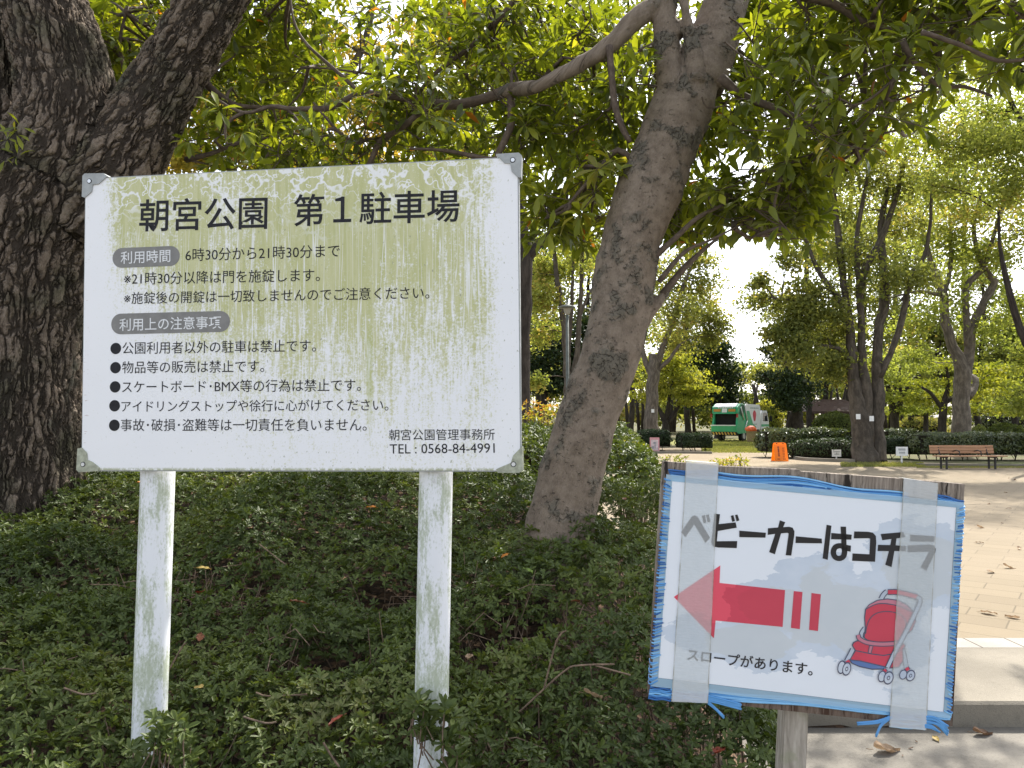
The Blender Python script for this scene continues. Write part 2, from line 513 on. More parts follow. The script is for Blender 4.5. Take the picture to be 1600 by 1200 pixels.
KY, LOW = 4.32, -0.14
mb = MB()
gx = 1800
mb.add([(-gx, -400, LOW - .006), (gx, -400, LOW - .006), (gx, KY + .03, LOW - .006), (-gx, KY + .03, LOW - .006),
        (-gx, KY + .03, -.008), (gx, KY + .03, -.008), (gx, 3000, -.008), (-gx, 3000, -.008)],
       [(0, 1, 2, 3), (3, 2, 5, 4), (4, 5, 6, 7)])
tag(mb.build("ground", M_DIRT), "brown and green park floor under trees", None, None, 'structure')
sheet("road", [(-25, -30), (30, -30), (30, KY - .001), (-25, KY - .001)], LOW, M_CONC_LOW, label="speckled grey concrete road below the kerb")
mb = MB()
mb.prism([(-8, KY, LOW - .05), (-8, KY, -.015), (-8, KY + .015, 0), (-8, 5.328, 0.0), (-8, 5.328, LOW - .05)], (40, 0, 0))
tag(mb.build("kerb", M_CONC), "wide concrete kerb along the plaza edge", None, None, 'structure')
sheet("edging_strip", [(-8, 5.33), (32, 5.33), (32, 5.56), (-8, 5.56)], .001, M_BLOCK, label="pale block strip behind the kerb")
sheet("plaza", [(-8, 5.562), (34, 5.562), (40, 24), (-8, 24)], .0, M_PAVER, label="tan paved plaza")
sheet("path", [(-8, 24.002), (45, 24.002), (45, 25.6), (19.5, 26.0), (16, 27.4), (13.0, 29.2), (11.6, 31.2), (13.2, 35), (10.5, 42), (5.2, 42), (7.6, 36.5), (6.5, 35.2), (-8, 34.5)], -.001, M_SAND,
      label="sandy path leading to the trees")

# ------------------------------------------------------------------ the planted mound
def edge_x(y):
    return .97 + .085 * (y - 1.9) + (vnoise(y * 2.2, y * 0 + 3.3, 5) - .5) * .16

def bed_base(y):
    return np.where(y < 5.6, (.72 - .07 * (1 - sstep(y, 1.95, 2.5))) + .198 * (y - 1.9), 1.455 + .03 * (y - 5.6)) - .35 * sstep(y, 6.6, 8.2) * (y - 6.6)

PATCHES = [(-1.22, 3.15, .30, .20), (.20, 2.78, .26, .14), (-.45, 3.25, .28, .13), (-.10, 2.72, .12, .14), (-.62, 2.62, .22, .10), (-1.6, 2.35, .13, .08), (.02, 2.15, .12, .08), (-.9, 2.1, .16, .07)]
def bare(x, y):
    m = np.zeros_like(np.asarray(x, float))
    for a, b, rx, ry in PATCHES:
        m = np.maximum(m, 1 - sstep(np.hypot((x - a) / rx, (y - b) / ry), .55, 1.1))
    return m

def bed_top(x, y):
    lumps = (vnoise(x * 2.3, y * 2.3, 1) - .5) * .20 + (vnoise(x * 5.5, y * 5.5, 2) - .5) * .12 + (vnoise(x * 13, y * 13, 3) - .5) * .06
    t = bed_base(y) + lumps
    e = np.clip((edge_x(y) - x) / .42, 0, 1)
    g0 = np.where(y > KY, 0.0, LOW)
    t = g0 + (t - g0) * np.sqrt(np.clip(1 - (1 - e) ** 2.2, 0, 1))
    return t - bare(x, y) * .13

def soil_z(x, y):
    g0 = np.where(y > KY, 0.0, LOW)
    e = np.clip((edge_x(y) + .02 - x) / 1.0, 0, 1)
    return g0 - .02 + (np.maximum(bed_base(y) - .40, .1) - g0) * e ** .8 + (vnoise(x * 6, y * 6, 8) - .5) * .05

nx, ny = 90, 90
X, Y = np.meshgrid(np.linspace(-8, 2.2, nx), np.linspace(.95, 8.6, ny), indexing='ij')
Z = soil_z(X, Y)
i, j = np.meshgrid(np.arange(nx - 1), np.arange(ny - 1), indexing='ij')
q = np.stack([i * ny + j, (i + 1) * ny + j, (i + 1) * ny + j + 1, i * ny + j + 1], -1).reshape(-1, 4)
mb = MB()
mb.add(np.stack([X, Y, Z], -1).reshape(-1, 3), q, 0, True)
tag(mb.build("soil_mound", M_LITTER), "brown leaf littered soil under the azaleas", None, None, 'structure')

def rosettes(mb, P, Nn, k, lmin, lmax, wr, tint, elev=(8, 50), full=False):
    n = len(P)
    ref = norm(np.cross(Nn, rand_dirs(n)))
    bi = np.cross(Nn, ref)
    ang = (np.arange(k)[None] / k * 2 * np.pi * 1.62 + rng.random((n, k)) * .7)
    el = np.radians(rng.uniform(elev[0], elev[1], (n, k)))
    rad = np.cos(ang)[..., None] * ref[:, None] + np.sin(ang)[..., None] * bi[:, None]
    D = rad * np.cos(el)[..., None] + Nn[:, None] * np.sin(el)[..., None]
    Ln = norm(Nn[:, None] * np.cos(el)[..., None] - rad * np.sin(el)[..., None] + rng.normal(size=(n, k, 3)) * .25)
    L = rng.uniform(lmin, lmax, (n, k)) * (1 - .35 * (el > .6))
    B = P[:, None] - Nn[:, None] * rng.uniform(0, .012, (n, k))[..., None]
    T = np.clip(tint[:, None] + rng.normal(size=(n, k)) * .13, 0, 1)
    add_leaves(mb, B.reshape(-1, 3), D.reshape(-1, 3), Ln.reshape(-1, 3), L.reshape(-1), (L * wr).reshape(-1), T.reshape(-1), full)

def bed_points(step, dmin, dmax):
    ys = np.arange(dmin, dmax, step)
    pts = []
    for y in ys:
        x0, x1 = -(.70 * y + .45), 1.9
        xs = np.arange(x0, x1, step)
        pts.append(np.stack([xs + rng.uniform(-.5, .5, len(xs)) * step, np.full(len(xs), y) + rng.uniform(-.5, .5, len(xs)) * step], -1))
    return np.concatenate(pts)

mb = MB()
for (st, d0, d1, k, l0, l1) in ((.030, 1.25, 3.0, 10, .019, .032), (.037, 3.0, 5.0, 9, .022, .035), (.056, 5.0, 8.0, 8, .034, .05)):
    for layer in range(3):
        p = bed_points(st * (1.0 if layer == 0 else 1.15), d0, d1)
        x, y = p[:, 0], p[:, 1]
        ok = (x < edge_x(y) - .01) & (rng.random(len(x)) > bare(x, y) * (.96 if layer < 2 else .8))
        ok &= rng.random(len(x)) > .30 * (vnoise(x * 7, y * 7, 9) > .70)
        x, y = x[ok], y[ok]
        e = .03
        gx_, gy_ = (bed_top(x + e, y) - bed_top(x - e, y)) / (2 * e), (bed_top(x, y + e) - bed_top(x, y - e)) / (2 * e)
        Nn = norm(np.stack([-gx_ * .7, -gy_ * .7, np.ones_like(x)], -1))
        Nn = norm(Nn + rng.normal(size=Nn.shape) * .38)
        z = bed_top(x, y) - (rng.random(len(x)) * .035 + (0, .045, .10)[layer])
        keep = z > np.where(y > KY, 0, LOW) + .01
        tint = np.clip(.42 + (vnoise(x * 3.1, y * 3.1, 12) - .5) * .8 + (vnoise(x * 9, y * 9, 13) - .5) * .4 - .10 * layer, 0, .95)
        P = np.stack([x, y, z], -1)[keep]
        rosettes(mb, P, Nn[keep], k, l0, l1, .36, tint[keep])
SPR = []
for (x0, x1, y0, y1, d, n) in ((200, 262, 1165, 1235, 1.93, 20), (236, 300, 1120, 1230, 1.90, 30), (640, 668, 1090, 1130, 1.93, 8), (668, 715, 1095, 1120, 1.92, 7), (655, 700, 1130, 1150, 1.92, 6), (690, 730, 1140, 1220, 1.92, 16)):
    for _ in range(int(n * 1.5)):
        SPR.append(at(random.uniform(x0, x1), random.uniform(y0, y1), d + random.uniform(-.05, .03)))
SPR = np.array(SPR)
rosettes(mb, SPR, norm(rng.normal(size=SPR.shape) * .3 + np.array((0, -.45, 1.))), 9, .024, .040, .36, np.clip(.45 + rng.normal(size=len(SPR)) * .15, 0, .9))
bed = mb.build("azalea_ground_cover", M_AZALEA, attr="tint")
tag(bed, "dense low dark green azalea bushes covering the mound below the white sign", "ground cover", None, 'stuff')
mb = MB()
def add_twig(x, y, up, lean, r=.0026):
    z0 = float(soil_z(np.array(x), np.array(y)))
    top = float(bed_top(np.array(x), np.array(y))) + up
    a = random.uniform(0, 6.283)
    q = [(x, y, z0), (x + math.cos(a) * lean * .3, y + math.sin(a) * lean * .3, z0 + (top - z0) * .5), (x + math.cos(a) * lean, y + math.sin(a) * lean, top)]
    mb.tube(smooth_path(q, .06)[:, :3], np.linspace(r * 1.4, r * .7, len(smooth_path(q, .06))), 5, cap=False)
for a, b, rx, ry in PATCHES:
    for _ in range(int(150 * rx)):
        x, y = a + random.uniform(-1, 1) * rx, b + random.uniform(-1, 1) * ry
        add_twig(x, y, random.uniform(-.10, .06), random.uniform(.03, .16), .002)
        if random.random() < .7:
            h = float(bed_top(np.array(x), np.array(y))) - random.uniform(.02, .12)
            aa = random.uniform(0, 6.28); l = random.uniform(.08, .22)
            mb.tube([(x, y, h), (x + l * .5 * math.cos(aa), y + l * .5 * math.sin(aa), h + random.uniform(-.02, .05)), (x + l * math.cos(aa), y + l * math.sin(aa), h + random.uniform(-.03, .06))], .0018, 4, cap=False)
for _ in range(240):
    y = random.uniform(1.5, 5.0); x = random.uniform(-.7 * y - .3, .9)
    add_twig(x, y, random.uniform(-.16, -.02), random.uniform(.03, .14))
for (pxs, d) in (([(812, 1112), (880, 1050), (905, 1040), (960, 1038)], 2.25), ([(850, 1075), (870, 1000), (885, 985)], 2.25), ([(930, 1040), (985, 1055)], 2.25), ([(400, 1082), (420, 1088), (480, 1085)], 2.3),
                 ([(100, 1075), (130, 1085), (150, 1083)], 2.25), ([(405, 850), (430, 870), (446, 882)], 3.1), ([(262, 1050), (285, 1010), (290, 1005)], 2.3), ([(380, 1120), (415, 1130), (432, 1128)], 2.1), ([(505, 1160), (520, 1185), (530, 1198)], 1.95)):
    mb.tube(smooth_path([at(a, b, d) for a, b in pxs], .02), .0028, 5, cap=False)
for p in SPR[::2]:
    mb.tube([p - np.array((random.uniform(-.03, .03), random.uniform(-.02, .02), .085)), p - np.array((.004, .0, .04)), p], .0018, 4, cap=False)
mb.build("bare_twigs", M_TWIG, bed)

# ------------------------------------------------------------------ big parking-lot sign
class Plane:
    def __init__(s, o, yaw, lean, roll):
        a, b, c = R(yaw), R(lean), R(roll)
        Rz = np.array([[math.cos(a), -math.sin(a), 0], [math.sin(a), math.cos(a), 0], [0, 0, 1]])
        Rx = np.array([[1, 0, 0], [0, math.cos(b), -math.sin(b)], [0, math.sin(b), math.cos(b)]])
        Ry = np.array([[math.cos(c), 0, math.sin(c)], [0, 1, 0], [-math.sin(c), 0, math.cos(c)]])
        m = Rz @ Rx @ Ry
        s.o, s.U, s.V, s.N = np.array(o), m[:, 0], m[:, 2], -m[:, 1]
    def w(s, u, v, n=0.0):
        return s.o + s.U * u + s.V * v + s.N * n
    def uv(s, px, py, n=0.0):
        c = np.array((0, 0, CZ))
        d = at(px, py, 1.0) - c
        t = np.dot(s.o + s.N * n - c, s.N) / np.dot(d, s.N)
        p = c + d * t - s.o
        return float(np.dot(p, s.U)), float(np.dot(p, s.V))

def pl_poly(mb, pl, uvs, n0, n1, mi=0):
    """flat shape on a plane, from offset n0 to n1 (n1 towards the viewer)"""
    uvs = list(uvs)
    ar = sum(uvs[i][0] * uvs[(i + 1) % len(uvs)][1] - uvs[(i + 1) % len(uvs)][0] * uvs[i][1] for i in range(len(uvs)))
    if ar < 0: uvs.reverse()
    mb.prism([pl.w(u, v, n0) for u, v in uvs], pl.N * (n1 - n0), mi)

def ribbon(mb, pl, uvs, w, n0, n1, mi=0, close=False):
    """stroke of width w with square ends along a polyline"""
    p = np.array(uvs, float)
    if close: p = np.concatenate([p, p[:1]])
    t = norm(np.gradient(p, axis=0))
    if close: t[0] = t[-1] = norm((t[0] + t[-1])[None])[0]
    s = np.stack([-t[:, 1], t[:, 0]], -1) * w / 2
    a, b = p + s, p - s
    n = len(p)
    v = [pl.w(u, q, n1) for u, q in a] + [pl.w(u, q, n1) for u, q in b]
    mb.add(v, [(i, n + i, n + i + 1, i + 1) for i in range(n - 1)], mi)

def rnd_path(uvs, k=6):
    return smooth_path([(u, v, 0) for u, v in uvs], 1e9 if k < 2 else max(1e-4, np.linalg.norm(np.array(uvs[1]) - np.array(uvs[0])) / k))[:, :2]

def text_mb(mb, pl, body, l, r_, n, mi=0, weight=0.0, sx=1.0):
    """words set between two photo points (left middle, right middle) on the plane"""
    cu = bpy.data.curves.new("words", 'FONT')
    cu.body = body
    cu.resolution_u = 3
    cu.offset = weight
    o = bpy.data.objects.new("words", cu)
    COL.objects.link(o)
    bpy.context.view_layer.update()
    me = o.to_mesh()
    v = np.array([x.co[:] for x in me.vertices])
    f = [tuple(p.vertices) for p in me.polygons]
    o.to_mesh_clear()
    bpy.data.objects.remove(o); bpy.data.curves.remove(cu)
    a, b = pl.uv(*l), pl.uv(*r_)
    lo, hi = v.min(0), v.max(0)
    k = (b[0] - a[0]) / (hi[0] - lo[0])
    ang = math.atan2(b[1] - a[1], b[0] - a[0])
    x = (v[:, 0] - lo[0]) * k
    y = (v[:, 1] - (hi[1] + lo[1]) / 2) * k * sx
    u = a[0] + x * math.cos(ang) - y * math.sin(ang)
    w = a[1] + x * math.sin(ang) + y * math.cos(ang)
    mb.add(pl.o + u[:, None] * pl.U + w[:, None] * pl.V + pl.N * n, f, mi)

BIG = Plane((-.57842, 1.96991, 1.86636), -7.0009, .5290, -.4247)
BW, BH = 1.2, .801

def mat_signface():
    g = G("mossy_white_panel")
    a = g.xyz(g.attr("suv"))
    u, v = a[0], a[1]                       # metres from the left edge and from the top edge
    vec = g.attr("suv")
    streak = g.noise(g.map(vec, (48, 5.0, 1)), 1, 6, .7)
    streak2 = g.noise(g.map(vec, (130, 9, 1), (5, 3, 0)), 1, 4, .6)
    wide = g.noise(g.map(vec, (7, 2.2, 1), (2, 9, 0)), 1, 3, .5)
    speck = g.noise(vec, 170, 3, .75)
    speck2 = g.noise(g.map(vec, (1, .6, 1)), 80, 3, .65)
    fade = g.sm(g.m('ADD', v, g.m('MULTIPLY', g.m('SUBTRACT', streak, .5), .75)), 1.12, .06)
    sides = g.m('MULTIPLY', g.sm(g.m('ADD', u, g.m('MULTIPLY', speck2, .02)), .035, .13), g.sm(u, 1.185, 1.08))
    sides = g.m('MULTIPLY', sides, g.m('ADD', .0, g.sm(g.m('SUBTRACT', u, g.m('MULTIPLY', v, .80)), -.38, .12)))
    dens = g.m('MULTIPLY', g.m('MULTIPLY', fade, sides), g.sm(g.m('ADD', g.m('MULTIPLY', streak2, .5), g.m('MULTIPLY', wide, .6)), .34, .68, .22, 1.2))
    film = g.sm(g.m('ADD', dens, g.m('MULTIPLY', g.m('SUBTRACT', g.m('ADD', g.m('MULTIPLY', speck, .6), g.m('MULTIPLY', speck2, .4)), .5), 2.6)), .18, .85)
    # pale curling grazing trails in the film near the top, thin washed runs below
    wv = g.vm('ADD', vec, g.map(g.noise(vec, 16, 3, .6, color=True), (.05, .05, .05)))
    tr = g.m('ABSOLUTE', g.m('SUBTRACT', g.noise(wv, 13, 2, .5), .5))
    tr2 = g.m('ABSOLUTE', g.m('SUBTRACT', g.noise(g.map(wv, (1, 1, 1), (4, 7, 0)), 24, 2, .5), .5))
    trail = g.m('MULTIPLY', g.m('MAXIMUM', g.sm(tr, .026, .008), g.sm(tr2, .022, .006)), g.sm(g.m('ADD', v, g.m('MULTIPLY', g.noise(vec, 7, 2), .28)), .34, .18))
    run = g.m('MULTIPLY', g.sm(g.m('ABSOLUTE', g.m('SUBTRACT', g.noise(g.map(vec, (62, 1.6, 1), (0, 4, 0)), 1, 2, .4), .5)), .020, .004), g.sm(v, .10, .2))
    film = g.m('MULTIPLY', film, g.m('SUBTRACT', 1.0, g.m('MULTIPLY', g.m('MAXIMUM', trail, g.m('MULTIPLY', run, .8)), .88)))
    c = g.mix(g.noise(vec, 4, 2), (.77, .775, .80), (.82, .82, .835))
    green = g.mix(g.sm(streak, .35, .7), (.525, .52, .275), (.42, .43, .16))
    c = g.mix(g.m('MULTIPLY', film, .95), c, green)
    dark = g.m('MULTIPLY', g.sm(g.noise(g.map(vec, (150, 75, 1)), 1, 2, .5), .66, .74), g.sm(g.m('ADD', u, g.m('MULTIPLY', wide, .3)), .2, .75, .15, .8))
    c = g.mix(dark, c, (.30, .31, .21))
    # two stronger green runs and the grime along the lower edge
    r1 = g.m('MULTIPLY', g.sm(g.m('ABSOLUTE', g.m('SUBTRACT', u, g.m('ADD', .808, g.m('MULTIPLY', g.m('SUBTRACT', speck2, .5), .012)))), .012, .002), g.m('MULTIPLY', g.sm(v, .40, .46), g.sm(v, .74, .55)))
    c = g.mix(g.m('MULTIPLY', r1, g.sm(streak2, .25, .55, .1, .6)), c, (.42, .45, .17))
    edge = g.m('MULTIPLY', g.sm(g.m('ADD', v, g.m('MULTIPLY', speck, .006)), .795, .802), g.sm(speck2, .35, .55))
    c = g.mix(g.m('MULTIPLY', edge, .8), c, (.33, .35, .19))
    c = g.mix(g.m('MULTIPLY', g.sm(g.noise(g.map(vec, (45, 200, 1)), 1, 2), .66, .74), g.sm(u, .025, .0)), c, (.42, .30, .26))
    return g.done(g.bsdf(c, .45, None, .4))

M_SIGN = mat_signface()
M_INK = plain("printed_ink", (.014, .014, .018), .55, .25, .25, 90)
M_PILL = plain("grey_print", (.195, .190, .182), .5, .4, .1, 40)
M_WHITEINK = plain("white_print", (.72, .73, .74), .5, .4, .06, 40)
M_CORNER = plain("grey_corner_plastic", (.33, .345, .345), .5, .4, .12, 60)
M_CORNER_MOSS = plain("mossy_corner_plastic", (.36, .375, .29), .6, .3, .25, 70)
M_SCREW = plain("steel_screw", (.62, .63, .65), .35, .5, .1, 80, .6)

def mat_post():
    g = G("mossy_white_post")
    b = g.attr("bark")
    z = g.xyz(b)
    n = g.noise(g.map(b, (1, 1, .12)), 60, 5, .65)
    big = g.noise(g.map(b, (1, 1, .45)), 11, 4, .6)
    f = g.noise(g.map(b, (1, 1, .5)), 190, 3, .7)
    side = g.sm(z[0], -.02, .035)
    mossy = g.sm(g.m('ADD', g.m('ADD', g.m('MULTIPLY', n, .5), g.m('MULTIPLY', big, .70)), g.m('MULTIPLY', f, .42)), .74, .94)
    c = g.mix(g.m('MULTIPLY', mossy, .78), (.75, .765, .80), (.34, .385, .24))
    c = g.mix(g.m('MULTIPLY', g.sm(f, .60, .70), g.sm(big, .42, .62)), c, (.26, .28, .24))
    return g.done(g.bsdf(c, g.sm(mossy, 0, 1, .35, .8), None, .45))
M_POST = mat_post()

root = thing("notice_board", BIG.w(0, -1.9), "large mossy white Japanese parking notice board on two white poles", "sign board")
mb = MB()
h, t = (BW / 2, BH / 2), .022
vs_, at_ = [], []
for n in (-t, 0):
    for (u, v) in ((-h[0], -h[1]), (h[0], -h[1]), (h[0], h[1]), (-h[0], h[1])):
        vs_.append(BIG.w(u, v, n)); at_.append((u + h[0], h[1] - v, 0))
mb.add(vs_, [(3, 2, 1, 0), (4, 5, 6, 7), (0, 1, 5, 4), (1, 2, 6, 5), (2, 3, 7, 6), (3, 0, 4, 7)], 0, False, at_)
panel = mb.build("panel", M_SIGN, root, attr="suv")
mb = MB()
for a, b in (((-h[0], -h[1]), (h[0], -h[1])), ((h[0], -h[1]), (h[0], h[1])), ((h[0], h[1]), (-h[0], h[1])), ((-h[0], h[1]), (-h[0], -h[1]))):
    a, b = np.array(a), np.array(b)
    dd = (b - a) / np.linalg.norm(b - a)
    out = np.array((dd[1], -dd[0])) * .003
    pl_poly(mb, BIG, [a + out * 0, b + out * 0, b + out + dd * 0, a + out], -t - .001, -.002)
mb.build("edge_trim", M_CORNER, root)
# posts
for name, tp, bp in (("pole", (247, 735), (231.5, 1195)), ("pole", (681.5, 735), (672.5, 1195))):
    nn = -t - .046
    a, b = np.array(BIG.uv(*tp, nn)), np.array(BIG.uv(*bp, nn))
    dn = (b - a) / np.linalg.norm(b - a)
    top, bot = a - dn * .62, a + dn * 1.75
    mb = MB()
    q = np.linspace(top, bot, 26)
    mb.tube([BIG.w(u, v, nn) for u, v in q], .0445, 40)
    po = mb.build(name, M_POST, root, attr="bark")
    mb = MB()
    c0 = a + dn * .025
    c = BIG.w(c0[0] + .004, c0[1], nn + .0445)
    mb.tube([c, c + BIG.N * .0025], .004, 10, 0, False)
    mb.build("screw", M_SCREW, po)
# corner guards
def zc(pts, sc, ox, oy):
    return [(ox + x * sc, oy + y * sc) for x, y in pts]
CORN = [
    (zc([(45, 200), (60, 185), (190, 183), (218, 203), (155, 258), (115, 262), (108, 310), (60, 352), (40, 345)], .225, 120, 230), (120 + 93 * .225, 230 + 238 * .225), M_CORNER),
    (zc([(1355, 50), (1515, 40), (1535, 60), (1530, 210), (1512, 212), (1465, 170), (1455, 115), (1415, 113), (1385, 80)], .225, 470, 230), (470 + 1473 * .225, 230 + 92 * .225), M_CORNER),
    (zc([(1538, 965), (1542, 1130), (1518, 1150), (1370, 1150), (1357, 1125), (1400, 1105), (1460, 1080), (1475, 1030)], .225, 470, 480), (470 + 1478 * .225, 480 + 1090 * .225), M_CORNER_MOSS),
    (zc([(10, 1010), (40, 1003), (75, 1040), (80, 1090), (115, 1105), (165, 1145), (155, 1170), (20, 1178), (2, 1160)], .21875, 120, 480), (120 + 50 * .21875, 480 + 1122 * .21875), M_CORNER_MOSS)]
for pts, hole, m in CORN:
    mb = MB()
    pl_poly(mb, BIG, [BIG.uv(*p) for p in pts], -t - .003, .0035)
    k = mb.build("corner_guard", m, root)
    hu = BIG.uv(*hole)
    mb = MB()
    pl_poly(mb, BIG, [(hu[0] + .0052 * math.cos(a), hu[1] + .0052 * math.sin(a)) for a in np.linspace(0, 2 * np.pi, 16, endpoint=False)], .0036, .0050)
    pl_poly(mb, BIG, [(hu[0] + .0072 * math.cos(a), hu[1] + .0072 * math.sin(a)) for a in np.linspace(0, 2 * np.pi, 16, endpoint=False)], .0034, .0039, 1)
    mb.build("screw", [M_SCREW, M_INK], k)
# words
for body, l, r_ in (("朝宮公園", (218, 337), (418, 332)), ("第１駐車場", (459, 329), (718, 321))):
    mb = MB()
    text_mb(mb, BIG, body, l, r_, .0007, 0, .010)
    mb.build("title_text", M_INK, root)
for body, l, r_ in (("6時30分から21時30分まで", (290, 398.5), (531, 391.5)), ("※21時30分以降は門を施錠します。", (194, 435.5), (500, 429.5)),
                    ("※施錠後の開錠は一切致しませんのでご注意ください。", (194, 466), (671, 457)),
                    ("公園利用者以外の駐車は禁止です。", (191.5, 544), (494, 540)), ("物品等の販売は禁止です。", (191, 574), (413, 572)),
                    ("スケートボード･BMX等の行為は禁止です。", (191, 604.5), (564, 601.5)), ("アイドリングストップや徐行に心がけてください。", (190, 635), (607, 632.5)),
                    ("事故･破損･盗難等は一切責任を負いません。", (189, 664), (573, 663.5)),
                    ("朝宮公園管理事務所", (608, 679.5), (773, 678.5)), ("TEL : 0568-84-4991", (609, 701.5), (773, 700))):
    mb = MB()
    text_mb(mb, BIG, body, l, r_, .0007, 0, 0)
    mb.build('notice_line', M_INK, root)
for cx, cy_ in ((181, 544.5), (180.6, 574.5), (180, 604.5), (179.2, 634), (178.8, 664.5)):
    mb = MB()
    c = BIG.uv(cx, cy_)
    pl_poly(mb, BIG, [(c[0] + .0155 * math.cos(a), c[1] + .0155 * math.sin(a)) for a in np.linspace(0, 2 * np.pi, 32, endpoint=False)], .0002, .0007)
    mb.build("bullet", M_INK, root)
for (lx, ly), (rx_, ry_), hp, body, tl, tr_ in (((176, 403.5), (281, 399.5), 32, "利用時間", (189, 403), (266.5, 399.5)), ((174, 506.5), (359.5, 502), 33, "利用上の注意事項", (187, 507.5), (346, 503.5))):
    a, b = np.array(BIG.uv(lx, ly)), np.array(BIG.uv(rx_, ry_))
    rr = hp / 2 / FPX * 2.0
    dn = (b - a) / np.linalg.norm(b - a)
    pn = np.array((-dn[1], dn[0]))
    ca, cb = a + dn * rr, b - dn * rr
    pts = [tuple(cb + rr * (math.cos(x) * dn + math.sin(x) * pn)) for x in np.linspace(-np.pi / 2, np.pi / 2, 16)]
    pts += [tuple(ca + rr * (math.cos(x) * dn + math.sin(x) * pn)) for x in np.linspace(np.pi / 2, 3 * np.pi / 2, 16)]
    mb = MB()
    pl_poly(mb, BIG, pts, .0002, .0006)
    cap = mb.build("heading_badge", M_PILL, root)
    mb = MB()
    text_mb(mb, BIG, body, tl, tr_, .0011, 0, .004)
    mb.build("heading_text", M_WHITEINK, cap)

# ------------------------------------------------------------------ small hand-made stroller sign
SM = Plane((.44577863, 1.15601654, 1.33388994), -6.40839, .40982, 4.66365)
PTL, PTR, PBR, PBL = (1050, 752), (1494, 793), (1474, 1112.5), (1028.5, 1059)

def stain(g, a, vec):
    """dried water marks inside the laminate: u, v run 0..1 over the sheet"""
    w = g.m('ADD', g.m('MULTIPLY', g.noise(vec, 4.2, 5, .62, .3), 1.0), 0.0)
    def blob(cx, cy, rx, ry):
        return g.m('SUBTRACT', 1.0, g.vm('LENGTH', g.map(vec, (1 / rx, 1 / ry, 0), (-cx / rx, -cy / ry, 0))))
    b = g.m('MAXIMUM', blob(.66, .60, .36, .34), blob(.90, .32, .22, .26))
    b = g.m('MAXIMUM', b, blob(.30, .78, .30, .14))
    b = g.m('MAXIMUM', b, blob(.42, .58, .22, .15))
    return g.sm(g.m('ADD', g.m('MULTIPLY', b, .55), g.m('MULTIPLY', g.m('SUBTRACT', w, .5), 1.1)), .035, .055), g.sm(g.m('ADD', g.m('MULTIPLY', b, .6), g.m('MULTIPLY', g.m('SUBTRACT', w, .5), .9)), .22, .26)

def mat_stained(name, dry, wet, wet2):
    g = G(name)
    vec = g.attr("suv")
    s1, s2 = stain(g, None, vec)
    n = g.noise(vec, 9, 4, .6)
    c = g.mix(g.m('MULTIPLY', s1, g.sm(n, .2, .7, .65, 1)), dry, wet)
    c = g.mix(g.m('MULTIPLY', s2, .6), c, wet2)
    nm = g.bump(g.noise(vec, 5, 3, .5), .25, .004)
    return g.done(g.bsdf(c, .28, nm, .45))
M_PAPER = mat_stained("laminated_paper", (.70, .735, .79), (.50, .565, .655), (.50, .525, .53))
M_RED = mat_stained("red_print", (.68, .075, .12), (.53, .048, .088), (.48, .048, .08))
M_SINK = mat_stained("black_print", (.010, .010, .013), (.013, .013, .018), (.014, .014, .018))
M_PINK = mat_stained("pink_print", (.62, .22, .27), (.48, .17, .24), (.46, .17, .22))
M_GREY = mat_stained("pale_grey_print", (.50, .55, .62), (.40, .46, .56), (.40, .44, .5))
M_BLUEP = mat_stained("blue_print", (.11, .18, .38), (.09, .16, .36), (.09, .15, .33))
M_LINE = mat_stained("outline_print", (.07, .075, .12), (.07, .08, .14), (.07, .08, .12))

def mat_board():
    g = G("weathered_board")
    a = g.attr("suv")
    n = g.noise(g.map(a, (230, 16, 40)), 1, 5, .65, .4)
    s = g.noise(g.map(a, (75, 9, 20), (3, 1, 0)), 1, 4, .7, .5)
    c = g.ramp(n, [(.25, (.10, .08, .065)), (.5, (.24, .20, .165)), (.75, (.40, .345, .29))])
    c = g.mix(g.sm(s, .56, .63), c, (.030, .024, .020))
    c = g.mix(g.sm(g.xyz(a)[1], .12, -.16, 0, .6), c, (.085, .045, .03))
    return g.done(g.bsdf(c, .9, g.bump(g.m('SUBTRACT', n, g.sm(s, .5, .6)), .8, .003), .15))
M_BOARD = mat_board()

def mat_postwood():
    g = G("grey_post_wood")
    p = g.map(g.obj(), (1, 1, .12))
    n = g.noise(p, 120, 5, .6, .3)
    c = g.ramp(n, [(.3, (.20, .175, .145)), (.6, (.36, .325, .28)), (.8, (.47, .43, .38))])
    c = g.mix(g.sm(g.noise(g.obj(), 30, 4), .5, .7, 0, .5), c, (.20, .215, .135))
    return g.done(g.bsdf(c, .9, g.bump(n, .5, .002), .15))
M_POSTWOOD = mat_postwood()

def mat_twine(name, c0, c1):
    g = G(name)
    n_ = g.noise(g.map(g.attr("bark"), (400, 400, 30)), 1, 3)
    return g.done(g.bsdf(g.mix(n_, c0, c1), .35, g.bump(n_, .4, .001), .5))
M_TWINE = mat_twine("blue_twine", (.035, .19, .48), (.14, .38, .70))
M_TWINE_DEEP = mat_twine("deep_blue_twine", (.010, .065, .25), (.03, .17, .45))
M_TWINE_PALE = mat_twine("pale_blue_twine", (.12, .36, .64), (.30, .56, .80))
g = G("laminate_margin")
tr_ = g.new("ShaderNodeBsdfTransparent")
M_MARGIN = g.done(g.mixsh(.62, tr_.outputs[0], g.bsdf((.40, .60, .76), .25, None, .5)))
g = G("clear_packing_tape")
tv = g.attr("suv")
tx = g.xyz(tv)
edge_ = g.m('MAXIMUM', g.sm(tx[0], .06, .0), g.sm(tx[0], .95, 1.0))
fib = g.noise(g.map(tv, (5, 150, 1)), 1, 4, .65)
